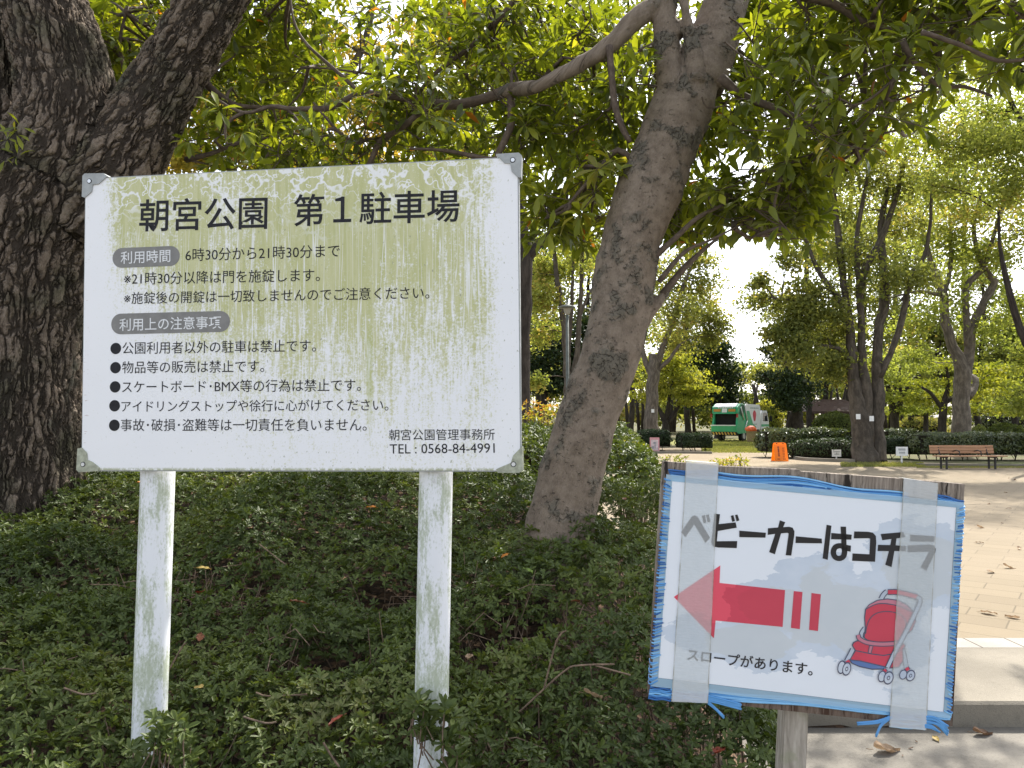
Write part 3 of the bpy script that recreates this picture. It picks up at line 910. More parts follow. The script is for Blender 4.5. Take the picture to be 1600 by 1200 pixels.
grime = g.m('MAXIMUM', g.m('MULTIPLY', edge_, g.sm(g.noise(g.map(tv, (3, 14, 1)), 1, 4), .3, .6)), g.m('MULTIPLY', g.sm(g.noise(g.map(tv, (9, 26, 1)), 1, 5, .7), .62, .76), .5))
tc_ = g.mix(grime, g.mix(fib, (.62, .645, .655), (.80, .82, .825)), (.20, .19, .14))
ends = g.m('MAXIMUM', g.sm(tx[1], .075, .065), g.sm(tx[1], .905, .915))
op = g.m('ADD', .36, g.m('ADD', g.m('MULTIPLY', ends, .22), g.m('MULTIPLY', grime, .4)))
tr_ = g.new("ShaderNodeBsdfTransparent")
g.put(tr_.inputs[0], (.93, .95, .95))
M_TAPE = g.done(g.mixsh(op, tr_.outputs[0], g.bsdf(tc_, .30, g.bump(g.m('ADD', fib, g.m('MULTIPLY', g.noise(g.map(tv, (2.2, 7, 1)), 1, 3, .6), 2.5)), .5, .0015), .6)))

U = lambda p, n=0.0: SM.uv(p[0], p[1], n)
root = thing("stroller_sign", SM.w(0, -1.45), "small hand-made stroller arrow sign laced with blue twine on a weathered board", "sign")
# board
bt = [(1036, 724), (1037, 721), (1130, 729), (1250, 734), (1252, 737), (1395, 747), (1509, 757), (1500, 950), (1490, 1136), (1380, 1128), (1250, 1114), (1120, 1100), (1013, 1089), (1024, 905)]
uvs = [U(p) for p in bt]
mb = MB()
pl_poly(mb, SM, uvs, -.024, -.0035)
vv = mb.V[0]
mb.A[0] = np.stack([(vv - SM.o) @ SM.U, (vv - SM.o) @ SM.V, (vv - SM.o) @ SM.N], -1)
mb.build("board", M_BOARD, root, attr="suv")
# post
pu, pv = U((1243, 1110), -.03)
au, av = np.array(SM.uv(1244, 1112, -.026)), np.array(SM.uv(1240, 1200, -.026))
dn = (av - au) / np.linalg.norm(av - au)
pn = np.array((-dn[1], dn[0]))
mb = MB()
ctr0, ctr1 = au - dn * .26, au + dn * 1.27
hw = .0188
pts = [ctr0 + pn * hw, ctr0 - pn * hw, ctr1 - pn * hw, ctr1 + pn * hw]
ch = .003
for s0, n0, n1 in ((1.0, -.062, -.027), (.88, -.0645, -.0245)):
    pl_poly(mb, SM, [ctr0 + pn * hw * s0, ctr0 - pn * hw * s0, ctr1 - pn * hw * s0, ctr1 + pn * hw * s0], n0, n1)
mb.build("post", M_POSTWOOD, root)
# paper
ins = [U(p) for p in (PTL, PTR, PBR, PBL)]
su, sv_ = np.array(ins[1]) - np.array(ins[0]), np.array(ins[3]) - np.array(ins[0])
def suv(V):
    q = np.stack([(V - SM.o) @ SM.U, (V - SM.o) @ SM.V], -1) - np.array(ins[0])
    return np.stack([q @ su / (su @ su), q @ sv_ / (sv_ @ sv_), q[:, 0] * 0], -1)
def sbuild(mb, name, mats, parent):
    mb.A = [suv(v) for v in mb.V]
    return mb.build(name, mats, parent, attr="suv")
mb = MB()
gu = np.linspace(0, 1, 25); gv = np.linspace(0, 1, 19)
vv = []
for b in gv:
    for a in gu:
        p = np.array(ins[0]) * (1 - a) * (1 - b) + np.array(ins[1]) * a * (1 - b) + np.array(ins[2]) * a * b + np.array(ins[3]) * (1 - a) * b
        vv.append(SM.w(p[0], p[1], .0000))
mb.add(vv, [(j * 25 + i, (j + 1) * 25 + i, (j + 1) * 25 + i + 1, j * 25 + i + 1) for j in range(18) for i in range(24)], 0, True)
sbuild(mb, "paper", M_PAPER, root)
# laminate margin
outer = [U(p) for p in ((1041, 741), (1506, 785), (1484, 1122), (1017, 1072))]
mb = MB()
for k in range(4):
    a, b, c, d = outer[k], outer[(k + 1) % 4], ins[(k + 1) % 4], ins[k]
    mb.add([SM.w(*a, .0008), SM.w(*b, .0008), SM.w(*c, .0008), SM.w(*d, .0008)], [(3, 2, 1, 0)])
mb.build("laminate_margin", M_MARGIN, root)
# printed marks
mb = MB()
def zpoly(pts, sc, ox, oy, n0=.0001, n1=.0006, mi=0):
    pl_poly(mb, SM, [U((ox + x * sc, oy + y * sc)) for x, y in pts], n0, n1, mi)
def arr(pts):
    return [(1000 + x * .38325, 700 + y * .38325) for x, y in pts]
for pts in ([(138, 607), (327, 479), (324, 550), (591, 579), (581, 729), (308, 703), (301, 775)], [(627, 583), (662, 587), (651, 738), (615, 733)], [(699, 591), (737, 596), (725, 746), (689, 741)]):
    mb = MB()
    pl_poly(mb, SM, [U(p) for p in arr(pts)], .0001, .0006)
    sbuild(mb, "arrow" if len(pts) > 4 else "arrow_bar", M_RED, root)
mb = MB()
K1, O1 = 220 / 1600, (1050, 790)
K2, O2 = 220 / 1600, (1260, 790)
def stroke(pts, w, K, O, rnd=False):
    p = [U((O[0] + x * K, O[1] + y * K)) for x, y in pts]
    if rnd: p = rnd_path(p)
    ribbon(mb, SM, p, w * K / FPX * 1.155, 0, .0007)
def filled(pts, K, O):
    pl_poly(mb, SM, [U((O[0] + x * K, O[1] + y * K)) for x, y in pts], .0001, .0007)
filled([(105, 300), (225, 125), (250, 115), (275, 118), (295, 135), (430, 365), (380, 422), (252, 212), (152, 357)], K1, O1)
filled([(340, 115), (375, 107), (388, 192), (360, 202)], K1, O1); filled([(388, 107), (417, 100), (434, 182), (405, 190)], K1, O1)
filled([(483, 92), (545, 98), (530, 210), (722, 190), (735, 250), (520, 288), (508, 405), (740, 402), (735, 482), (520, 475), (465, 462), (447, 420)], K1, O1)
filled([(668, 115), (697, 108), (716, 175), (684, 184)], K1, O1); filled([(716, 107), (743, 101), (765, 168), (733, 178)], K1, O1)
filled([(765, 284), (1066, 308), (1060, 364), (764, 357)], K1, O1)
filled([(1225, 167), (1285, 188), (1262, 245), (1330, 240), (1368, 250), (1390, 290), (1388, 340), (1354, 567), (1292, 563), (1325, 318), (1310, 308), (1238, 315), (1168, 552), (1104, 528), (1172, 320), (1087, 332), (1090, 257), (1205, 248)], K1, O1)
filled([(1407, 348), (1700, 375), (1704, 428), (1403, 424)], K1, O1)
filled([(229, 217), (283, 228), (241, 615), (184, 600)], K2, O2)
filled([(283, 310), (514, 330), (509, 386), (280, 382)], K2, O2)
filled([(388, 238), (449, 240), (454, 445), (505, 455), (501, 523), (448, 512), (400, 490)], K2, O2)
stroke([(430, 470), (432, 530), (415, 580), (370, 600), (322, 580), (305, 525), (325, 475), (370, 455), (415, 465), (435, 500)], 58, K2, O2, True)
filled([(543, 293), (700, 297), (755, 308), (788, 345), (792, 420), (778, 637), (519, 626), (524, 543), (716, 553), (724, 375), (700, 370), (538, 372)], K2, O2)
filled([(843, 322), (1100, 300), (1120, 355), (1022, 372), (1012, 450), (1132, 460), (1128, 517), (998, 515), (966, 697), (896, 672), (938, 516), (808, 515), (815, 445), (954, 448), (966, 378), (862, 392)], K2, O2)
filled([(1182, 330), (1455, 348), (1450, 410), (1177, 405)], K2, O2)
filled([(1150, 452), (1400, 442), (1448, 455), (1468, 490), (1462, 530), (1362, 737), (1300, 700), (1395, 522), (1150, 528)], K2, O2)
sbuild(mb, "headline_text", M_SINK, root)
mb = MB()
text_mb(mb, SM, "スロープがあります。", (1074, 1022), (1270, 1046), .0006, 0, .012)
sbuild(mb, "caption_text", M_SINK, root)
# stroller picture
mb = MB()
K3, O3 = .15, (1290, 900)
LV = [.0002]
def zp(pts): return [U((O3[0] + x * K3, O3[1] + y * K3)) for x, y in pts]
def fillp(pts, mi, rnd=False):
    p = zp(pts)
    LV[0] += .00006
    mb.add([SM.w(u, v, LV[0]) for u, v in p], [tuple(range(len(p)))], mi)
def linep(pts, w, mi, rnd=True, close=False):
    p = zp(pts)
    if rnd and len(p) > 2: p = rnd_path(p, 8)
    LV[0] += .00006
    ribbon(mb, SM, p, w * K3 / FPX * 1.155, 0, LV[0], mi, close)
def outl(pts, mi, w=11):
    fillp(pts, mi); linep(pts + pts[:1], w, 0, False)
def bar(pts, w, mi):
    linep(pts, w + 18, 0); linep(pts, w, mi)
def wheel(cx, cy, rx, ry):
    for k, (s, mi) in enumerate(((1.0, 0), (.80, 3), (.34, 0), (.2, 3))):
        if k > 1 and rx < 42: continue
        fillp([(cx + rx * s * math.cos(a) - ry * .15 * s * math.sin(a), cy + ry * s * math.sin(a)) for a in np.linspace(0, 6.283, 22, endpoint=False)], mi)
# materials: 0 outline 1 red 2 pink 3 grey 4 blue
bar([(790, 725), (818, 830), (842, 960)], 34, 3)
bar([(410, 540), (375, 590), (370, 640)], 30, 3)
outl([(800, 640), (900, 560), (938, 470), (930, 410), (880, 380), (820, 420), (800, 560)], 1)
bar([(575, 240), (605, 190), (640, 158)], 34, 3)
outl([(415, 345), (455, 298), (540, 252), (640, 238), (750, 252), (850, 300), (910, 370), (905, 470), (830, 620), (770, 690), (600, 700), (440, 670), (400, 640), (412, 540), (405, 430)], 1)
fillp([(420, 342), (455, 300), (540, 256), (640, 242), (750, 256), (845, 303), (895, 365), (860, 350), (790, 320), (690, 296), (590, 285), (510, 297)], 2)
linep([(415, 345), (510, 297), (590, 285), (690, 296), (790, 322), (860, 352), (900, 372)], 10, 0)
linep([(415, 600), (430, 510), (470, 430), (540, 382), (640, 368), (740, 385), (810, 430), (838, 500), (810, 590)], 9, 0)
outl([(275, 720), (290, 690), (330, 672), (480, 700), (720, 725), (800, 700), (830, 720), (790, 780), (720, 805), (600, 825), (480, 810), (310, 775)], 1)
outl([(310, 775), (480, 810), (600, 825), (720, 805), (800, 765), (805, 880), (760, 945), (680, 955), (600, 945), (440, 905), (250, 870)], 1)
outl([(250, 870), (360, 882), (500, 915), (615, 942), (600, 966), (480, 968), (350, 940), (270, 905)], 4)
outl([(455, 722), (490, 727), (470, 802), (440, 796)], 2, 9)
bar([(335, 610), (350, 650), (430, 690), (560, 706), (700, 702), (800, 690)], 32, 2)
bar([(280, 760), (250, 820), (215, 885)], 34, 3)
bar([(645, 165), (760, 168), (950, 215)], 40, 1)
bar([(945, 215), (978, 245), (950, 340), (800, 640), (720, 780), (640, 950)], 30, 3)
for hx, hy in ((232, 890), (612, 985), (848, 965)):
    bar([(hx - 12, hy - 15), (hx + 6, hy + 12)], 36, 1)
for wv_ in ((160, 945, 40, 72), (214, 962, 46, 72), (580, 1040, 40, 62), (648, 1055, 52, 70), (800, 1020, 40, 52), (876, 1030, 48, 60)):
    wheel(*wv_)
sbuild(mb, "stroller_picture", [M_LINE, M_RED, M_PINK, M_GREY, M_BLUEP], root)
# twine lacing
mb = MB()
rr = random.Random(5)
def lace(o0, o1, i0, i1, n):
    """turns of twine wound round a side of the board, front to back"""
    o0, o1, i0, i1 = (np.array(x) for x in (o0, o1, i0, i1))
    for k in range(n):
        t = (k + .5) / n
        a = o0 + (o1 - o0) * t; b = i0 + (i1 - i0) * (t + rr.uniform(-.004, .004))
        out = (a - b) / np.linalg.norm(a - b)
        b = b + out * rr.uniform(.0005, .0055)
        a2 = a + out * rr.uniform(.0, .0018)
        sl = np.array((0, rr.uniform(-.0012, .0012)))
        z = rr.uniform(.0012, .0020)
        q = [SM.w(*(a2 - out * .003), -.0265), SM.w(*(a2 + out * .001), -.018), SM.w(*(a2 + out * .001 + sl), -.004), SM.w(*(a2 - out * .0015 + sl), -.0004 + z), SM.w(*(b + sl * 2), -.0006 + z * .8)]
        mb.tube(q, [.0014, .0015, .0015, .0015, .0010], 6, rr.choice((0, 0, 1, 2)))
lace(U((1041, 748)), U((1016, 1072)), U((1052, 752)), U((1030.5, 1066)), 66)
lace(U((1507, 790)), U((1485, 1118)), U((1494, 793)), U((1474, 1112)), 70)
def run(l, r_, n, wob, z0=-.0022, r0=.0015):
    for k in range(n):
        t = k / max(1, n - 1)
        a = np.array(l[0]) + (np.array(l[1]) - np.array(l[0])) * t
        b = np.array(r_[0]) + (np.array(r_[1]) - np.array(r_[0])) * t
        q = []
        ph = rr.uniform(0, 6)
        for s in np.linspace(0, 1, 22):
            p = a + (b - a) * s
            p = p + np.array((0, wob(s) + .7 * math.sin(s * 9 + ph)))
            q.append(SM.w(*SM.uv(p[0], p[1]), z0 + rr.uniform(0, .0007)))
        mb.tube(q, r0, 6, rr.choice((0, 1, 2)))
run([(1044, 735), (1052, 754)], [(1122, 738), (1122, 760)], 8, lambda s: -6 * sstep(np.array(s), .75, 1))
run([(1120, 738), (1120, 757)], [(1420, 775), (1420, 786)], 8, lambda s: (-5 * math.sin(s * 3.1) + 3 * math.sin(s * 11)))
run([(1200, 756), (1200, 764)], [(1300, 763), (1300, 773)], 3, lambda s: 0)
run([(1462, 772), (1462, 786)], [(1507, 786), (1506, 796)], 6, lambda s: -2 * s)
run([(1016, 1072), (1013, 1092)], [(1050, 1076), (1048, 1095)], 8, lambda s: 0)
run([(1048, 1076), (1048, 1094)], [(1108, 1084), (1106, 1098)], 7, lambda s: 0)
run([(1104, 1078), (1104, 1090)], [(1394, 1108), (1392, 1116)], 6, lambda s: 2 * math.sin(s * 8))
run([(1444, 1114), (1444, 1124)], [(1489, 1112), (1485, 1122)], 6, lambda s: 2 * s)
run([(1390, 1110), (1390, 1136)], [(1446, 1115), (1446, 1140)], 9, lambda s: 0)
def tail(pts, n, spread, r0=.0016):
    for k in range(n):
        q = [SM.w(*SM.uv(x + rr.uniform(-1, 1) * spread * (i / len(pts)), y + rr.uniform(-1, 1) * spread * (i / len(pts)) + (k - n / 2) * 1.6), .0005 + .004 * i / len(pts)) for i, (x, y) in enumerate(pts)]
        mb.tube(smooth_path(q, .006)[:, :3], r0, 5)
tail([(1100, 1090), (1125, 1095), (1157, 1104)], 6, 2)
tail([(1106, 1098), (1118, 1108), (1131, 1121)], 3, 1.5)
tail([(1395, 1120), (1370, 1128), (1338, 1131)], 3, 2)
tail([(1390, 1123), (1376, 1133), (1367, 1150)], 2, 1)
tail([(1440, 1124), (1462, 1127), (1478, 1142)], 8, 4)
tail([(1440, 1134), (1455, 1136), (1466, 1143)], 4, 3)
mb.build("twine_lacing", [M_TWINE, M_TWINE_DEEP, M_TWINE_PALE], root, attr="bark")
# packing tape
for tq in ([(1071.7, 720), (1122.6, 724), (1106, 1098), (1048.7, 1095.5)], [(1410.9, 747), (1465, 755), (1446.5, 1140), (1388.5, 1135)]):
    a, b, c, d = [np.array(U(p)) for p in tq]
    mb = MB()
    vv, aa = [], []
    nv = 40
    for k in range(nv + 1):
        t = k / nv
        for s in np.linspace(0, 1, 5):
            p = (a + (b - a) * s) * (1 - t) + (d + (c - d) * s) * t
            n0 = .0022 + .0006 * math.sin(t * 23 + s * 2) * (s * (1 - s) * 4 * .6)
            vv.append(SM.w(p[0], p[1], n0)); aa.append((s, t, 0))
    for s in np.linspace(0, 1, 5):          # folded over the top and bottom edges
        vv.append(SM.w(*(a + (b - a) * s), -.026)); aa.append((s, 0, 0))
    f = [(k * 5 + i, (k + 1) * 5 + i, (k + 1) * 5 + i + 1, k * 5 + i + 1) for k in range(nv) for i in range(4)]
    o_ = (nv + 1) * 5
    f += [(o_ + i, i, i + 1, o_ + i + 1) for i in range(4)]
    mb.add(vv, f, 0, False, aa)
    mb.build("tape_strip", M_TAPE, root, attr="suv")

# ------------------------------------------------------------------ trees
def fused(name, parent, paths, voxel, mat, smooth=3):
    """one continuous trunk: overlapping limbs fused into a single skin, bark coordinates laid along the limbs"""
    mb = MB()
    for q in paths:
        mb.tube(q[:, :3], q[:, 3], 28)
    o = mb.build(name, mat, None)
    md = o.modifiers.new("remesh", 'REMESH'); md.mode = 'VOXEL'; md.voxel_size = voxel; md.adaptivity = 0; md.use_smooth_shade = True
    m2 = o.modifiers.new("smooth", 'SMOOTH'); m2.iterations = smooth; m2.factor = .6
    dg = bpy.context.evaluated_depsgraph_get()
    me = bpy.data.meshes.new_from_object(o.evaluated_get(dg))
    old = o.data
    bpy.data.objects.remove(o); bpy.data.meshes.remove(old)
    n = len(me.vertices)
    V = np.zeros(n * 3, np.float32); me.vertices.foreach_get("co", V); V = V.reshape(-1, 3).astype(float)
    best = np.full(n, 1e9); bark = np.zeros((n, 3))
    for q in paths:                        # blended along each limb so that the bark runs on without seams
        num = np.zeros(n); W = np.zeros(n); per = np.zeros((n, 3)); rad = np.zeros(n); dr = np.zeros((n, 3)); over = np.full(n, 1e9)
        s = q[0, 2]
        for a, b in zip(q[:-1], q[1:]):
            d = b[:3] - a[:3]; L = np.linalg.norm(d); d = d / L
            t = (V - a[:3]) @ d
            o_ = np.maximum(0, np.maximum(-t, t - L))
            w = np.exp(-(o_ / .10) ** 2) + 1e-12
            num += w * (s + t); W += w; dr += w[:, None] * d; over = np.minimum(over, o_)
            per += w[:, None] * (V - a[:3] - t[:, None] * d)
            rad += w * (a[3] + (b[3] - a[3]) * np.clip(t / L, 0, 1))
            s += L
        per /= W[:, None]; dr = norm(dr)
        dist = np.linalg.norm(per, axis=1) - rad / W + over * 2
        k = dist < best
        best[k] = dist[k]
        ref = norm(np.cross(dr, (0, 1, .001))); bi = np.cross(dr, ref)
        ang = np.arctan2((per * bi).sum(1), (per * ref).sum(1))
        rm = float(np.median(q[:, 3]))
        bark[k] = np.stack([np.cos(ang) * rm, np.sin(ang) * rm, num / W], -1)[k]
    me.attributes.new("bark", 'FLOAT_VECTOR', 'POINT').data.foreach_set("vector", bark.astype(np.float32).reshape(-1))
    lump = np.array([mnoise.noise(Vector(p * 5.0)) * .5 + mnoise.noise(Vector(p * 13.0)) * .3 for p in V])
    N = np.zeros(n * 3, np.float32); me.vertices.foreach_get("normal", N)
    V = V + N.reshape(-1, 3) * lump[:, None] * .022 - np.array(origin(parent))
    me.vertices.foreach_set("co", V.astype(np.float32).reshape(-1))
    me.update()
    me.materials.clear(); me.materials.append(mat)
    o = bpy.data.objects.new(name, me)
    COL.objects.link(o); o.parent = parent
    return o

def whorls(mb, P, A, k, lmin, lmax, wr, tint, droop):
    """leaves crowded in a whorl at a twig end, spreading and hanging a little"""
    n = len(P)
    ref = norm(np.cross(A, rand_dirs(n))); bi = np.cross(A, ref)
    ang = np.arange(k)[None] / k * 2 * np.pi + rng.random((n, k)) * .9
    rad = np.cos(ang)[..., None] * ref[:, None] + np.sin(ang)[..., None] * bi[:, None]
    D = rad + A[:, None] * rng.uniform(.0, .75, (n, k))[..., None] + np.array((0, 0, -1.)) * rng.uniform(-.15, droop, (n, k))[..., None]
    D = norm(D)
    Nn = norm(A[:, None] * .5 + np.array((0, 0, 1.)) + rng.normal(size=(n, k, 3)) * .35 + D * 0)
    L = rng.uniform(lmin, lmax, (n, k))
    B = P[:, None] - A[:, None] * rng.uniform(0, .03, (n, k))[..., None] + D * .012
    T = np.clip(tint[:, None] + rng.normal(size=(n, k)) * .16, 0, .96)
    T = np.where(rng.random((n, k)) < .004, 1.0, T)
    keep = rng.random((n, k)) > .12
    add_leaves(mb, B[keep], D[keep], Nn[keep], L[keep], (L * wr)[keep], T[keep], True, .10, .10)

YB = np.array([(-400, 250), (280, 262), (420, 300), (560, 320), (700, 330), (812, 345), (830, 400), (930, 405), (960, 380), (1000, 372), (1040, 392), (1095, 400), (1140, 385), (1180, 375), (1240, 392), (1285, 370), (1292, 290), (1330, 268), (1385, 262), (1440, 235), (1480, 180), (1520, 140), (1600, 128), (1900, 120)], float)
CLEAR = [([(870, 840, 110), (925, 640, 103), (975, 480, 104), (998, 350, 106), (1040, 245, 112), (1080, 140, 110), (1110, 80, 90), (1140, -30, 70)], 3.9),
         ([(1060, 170, 60), (1040, 60, 38), (1036, -90, 34)], 3.9), ([(1025, 12, 30), (955, 68, 26), (870, 120, 20), (800, 140, 16), (700, 164, 10)], 4.1),
         ([(150, 300, 150), (245, 150, 120), (335, 0, 110), (390, -110, 110)], 4.4), ([(108, 180, 130), (62, -20, 126)], 4.4), ([(0, 600, 230), (22, 400, 230)], 4.4)]
def lower_ok(P):
    px, py = project(P)
    lim = np.interp(px, YB[:, 0], YB[:, 1]) + rng.normal(size=len(P)) * 9 - 22
    ok = (py < lim) | (P[:, 1] < .3)
    for rows, dd in CLEAR:
        r_ = np.array([r[:3] for r in rows], float)
        for a, b in zip(r_[:-1], r_[1:]):
            d = b[:2] - a[:2]; t = np.clip(((px - a[0]) * d[0] + (py - a[1]) * d[1]) / (d @ d), 0, 1)
            dist = np.hypot(px - a[0] - t * d[0], py - a[1] - t * d[1])
            ok &= ~((dist < (a[2] + (b[2] - a[2]) * t) * .5 + 14) & (P[:, 1] < dd + .25))
    return ok

def canopy(name, parent, clumps, limb_pts, mat, twig_mat, filt=True, lmin=.082, lmax=.126):
    """foliage sprays: whorls at the ends of fine twigs, the twigs tied back to the nearest limb"""
    lv, tw = MB(), MB()
    LP = np.array(limb_pts)
    for (c, r, n) in clumps:
        c = np.array(c)
        k = np.argmin(np.linalg.norm(LP - c, axis=1))
        hub = c * .6 + LP[k] * .4 if np.linalg.norm(LP[k] - c) < 1.2 else c - norm((c - LP[k])[None])[0] * r * .8
        u = rand_dirs(n) * (rng.random(n) ** .45)[:, None] * r * np.array((1, 1, .62))
        P = c + u
        if filt: P = P[lower_ok(P)]
        if len(P) == 0: continue
        A = norm(P - hub + rng.normal(size=P.shape) * .12 * r + np.array((0, 0, .12)))
        base_t = float(np.clip(.36 + rng.normal() * .16, .05, .8))
        whorls(lv, P, A, 9, lmin, lmax, .31, np.clip(base_t + rng.normal(size=len(P)) * .12, 0, .9), .75)
        # twigs: hub -> branchlet nodes -> whorls
        nodes = P[rng.choice(len(P), max(1, len(P) // 5), replace=False)]
        nodes = hub + (nodes - hub) * .6
        for q in nodes:
            m = (hub + q) / 2 + rng.normal(size=3) * .05 * r
            tw.tube(smooth_path([hub, m, q], .10)[:, :3], .0042, 5, cap=False)
        for q in P:
            nn = nodes[np.argmin(np.linalg.norm(nodes - q, axis=1))]
            if np.linalg.norm(nn - q) > .42: continue
            m = (nn + q) / 2 + rng.normal(size=3) * .02 + np.array((0, 0, -.012))
            tw.tube([nn, m, q], .0024, 4, cap=False)
        mid = (hub + LP[k]) / 2 + rng.normal(size=3) * .06
        sp = smooth_path([LP[k], mid, hub], .08)[:, :3]
        if not filt or lower_ok(sp[len(sp) // 2:] + np.array((0, 0, .1))).all():
            tw.tube(sp, np.linspace(.012, .0055, len(sp)), 6, cap=False)
    o = lv.build(name, mat, parent, attr="tint")
    t = tw.build("twigs", twig_mat, parent, attr="bark")
    return o, t

# --- leaning tree with smooth bark
LT = thing("leaning_tree", at(878, 838, 3.72), "leaning smooth barked evergreen tree right of the white notice board", "tree")
trunk = px_path([(862, 905, 150), (873, 850, 125), (880, 810, 112), (900, 720, 104), (925, 640, 103), (955, 560, 102), (975, 480, 104), (982, 420, 106), (998, 350, 106), (1020, 290, 112), (1040, 245, 112), (1060, 190, 108), (1080, 140, 110), (1098, 100, 100)], 3.72)
trunk[:, 1] += np.linspace(0, .25, len(trunk)); trunk[:, 3] *= .94
limbR = px_path([(1085, 130, 96), (1108, 80, 82), (1126, 30, 76), (1140, -30, 70), (1160, -140, 60), (1200, -300, 44)], 3.98)
limbM = px_path([(1060, 170, 60), (1048, 120, 42), (1040, 60, 38), (1039, 0, 37), (1036, -90, 34), (1020, -240, 26)], 3.90)
limbS = px_path([(1085, 130, 36), (1083, 85, 24), (1076, 40, 17), (1068, 0, 15), (1060, -60, 13)], 3.84)
limbL = px_path([(1055, 60, 34), (1025, 12, 34), (985, 38, 31), (955, 68, 29), (905, 102, 27), (870, 120, 24), (835, 136, 21), (800, 140, 21, 4.1), (770, 150, 17, 4.15), (735, 160, 16, 4.2), (700, 164, 15, 4.25), (655, 157, 12, 4.3)], 3.90)
stubR = px_path([(1000, 498, 40), (1026, 474, 20), (1042, 452, 12)], 3.86)
fused("trunk", LT, [smooth_path(p, .08) for p in (trunk, limbR, limbM, limbS, limbL[:9], stubR)], .0105, M_SMOOTH)
mb = MB()
LIMBPTS = []
def branch(rows, d):
    q = smooth_path(px_path(rows, d), .05)
    MB().tube(q[:, :3], q[:, 3], 9).build("branch", M_LIMB, LT, attr="bark")
    LIMBPTS.extend(list(q[::2, :3]))
for p in (limbR, limbM, limbS, limbL, stubR):
    LIMBPTS.extend(list(smooth_path(p, .15)[3:, :3]))
q = smooth_path(limbL[6:], .05); MB().tube(q[:, :3], q[:, 3], 10).build("branch", M_LIMB, LT, attr="bark")
branch([(705, 164, 14), (655, 157, 12), (610, 151, 10), (563, 145, 9), (520, 167, 10), (495, 170, 9), (450, 170, 8), (425, 166, 7), (380, 176, 5), (330, 150, 4)], 4.3)
branch([(668, 164, 11), (640, 190, 11), (600, 216, 10), (590, 228, 9), (575, 262, 9), (560, 300, 7)], 4.25)
branch([(598, 217, 7), (545, 217, 6), (510, 185, 4), (490, 160, 3)], 4.3)
branch([(798, 146, 13), (799, 185, 13), (795, 205, 12), (778, 240, 11), (770, 250, 10), (700, 236, 6), (640, 232, 4)], 4.12)
branch([(563, 145, 7), (530, 115, 6), (480, 70, 5), (460, 35, 4), (452, -10, 4)], 4.4)
branch([(648, 158, 6), (672, 122, 6), (720, 85, 8), (760, 50, 8), (800, 5, 9), (830, -40, 10)], 4.5)
branch([(672, 122, 5), (600, 118, 4), (520, 108, 3), (470, 105, 3)], 4.5)
branch([(952, 72, 12), (956, 120, 11), (962, 170, 11), (975, 205, 10), (985, 222, 8)], 3.86)
branch([(1045, 60, 9), (1000, 78, 7), (940, 95, 5), (880, 90, 4)], 4.3)
branch([(1125, 120, 16), (1160, 150, 14), (1200, 165, 12), (1240, 182, 10), (1300, 208, 8), (1340, 215, 5), (1420, 200, 3)], 3.6)
branch([(1150, -20, 20), (1230, -10, 17), (1300, 5, 14), (1345, 32, 11), (1395, 48, 11), (1440, 50, 9), (1520, 35, 8), (1610, 10, 6)], 3.2)
branch([(1410, 62, 10), (1420, 85, 9), (1440, 110, 8), (1470, 135, 7), (1505, 135, 6), (1550, 150, 4)], 3.0)
branch([(1417, 100, 6), (1390, 130, 5), (1350, 160, 4), (1300, 168, 3), (1265, 165, 3)], 3.1)
branch([(1440, 50, 8), (1500, 70, 7), (1560, 95, 6), (1620, 90, 5)], 2.8)
branch([(1300, 208, 7), (1330, 170, 5), (1360, 150, 3)], 3.5)
branch([(1000, 260, 12), (965, 235, 10), (940, 260, 8), (905, 300, 6), (880, 330, 4)], 3.95)
branch([(1036, 460, 14), (1046, 447, 12), (1068, 420, 10), (1095, 394, 7), (1122, 372, 4)], 3.86)
branch([(1018, 405, 12), (1055, 372, 9), (1090, 340, 7), (1130, 320, 5)], 3.8)
branch([(1030, 440, 9), (1052, 412, 8), (1075, 390, 6), (1110, 375, 4), (1160, 350, 3)], 3.8)
branch([(1240, 182, 7), (1235, 230, 6), (1220, 280, 5), (1210, 330, 4), (1235, 365, 3)], 3.6)
for rows in ([(1.55, 4.15, 4.2, .05), (2.6, 5.2, 4.7, .04), (4.0, 6.4, 4.9, .03), (5.6, 7.6, 5.0, .018)], [(2.6, 5.2, 4.7, .03), (4.2, 5.6, 5.0, .022), (6.0, 5.9, 5.2, .012)], [(4.0, 6.4, 4.9, .02), (4.8, 8.0, 5.3, .015), (5.6, 9.6, 5.6, .01)]):  # boughs added, mostly out of view, to carry foliage that dapples the kerb
    q = smooth_path(rows, .1)
    MB().tube(q[:, :3], q[:, 3], 9).build("branch", M_LIMB, LT, attr="bark")
    LIMBPTS.extend(list(q[::2, :3]))

cl = []
def region(x0, x1, y0, y1, n, d0, d1, r, k):
    for _ in range(n):
        px = random.uniform(x0, x1); py = random.uniform(y0, y1)
        d = random.uniform(d0, d1)
        cl.append((at(px, py, d), random.uniform(r * .75, r * 1.25), k))
region(330, 830, 10, 300, 34, 4.0, 6.4, .46, 20)
region(820, 1000, -20, 390, 26, 4.0, 5.8, .42, 22)
region(1020, 1290, 100, 370, 23, 3.6, 5.6, .40, 18)
region(1100, 1480, -60, 240, 31, 3.0, 5.6, .40, 17)
region(1380, 1700, -90, 130, 15, 2.6, 4.2, .36, 16)
region(1090, 1280, 290, 385, 9, 3.7, 4.6, .28, 12)
region(1010, 1120, 240, 370, 8, 4.2, 5.4, .34, 16)
for _ in range(20):        # the rest of the crown, above and behind what the frame shows
    a, b = random.uniform(0, 6.283), random.random() ** .5
    cl.append(((.9 + 3.6 * b * math.cos(a), 5.4 + 2.9 * b * math.sin(a), random.uniform(4.0, 6.4)), .62, 24))
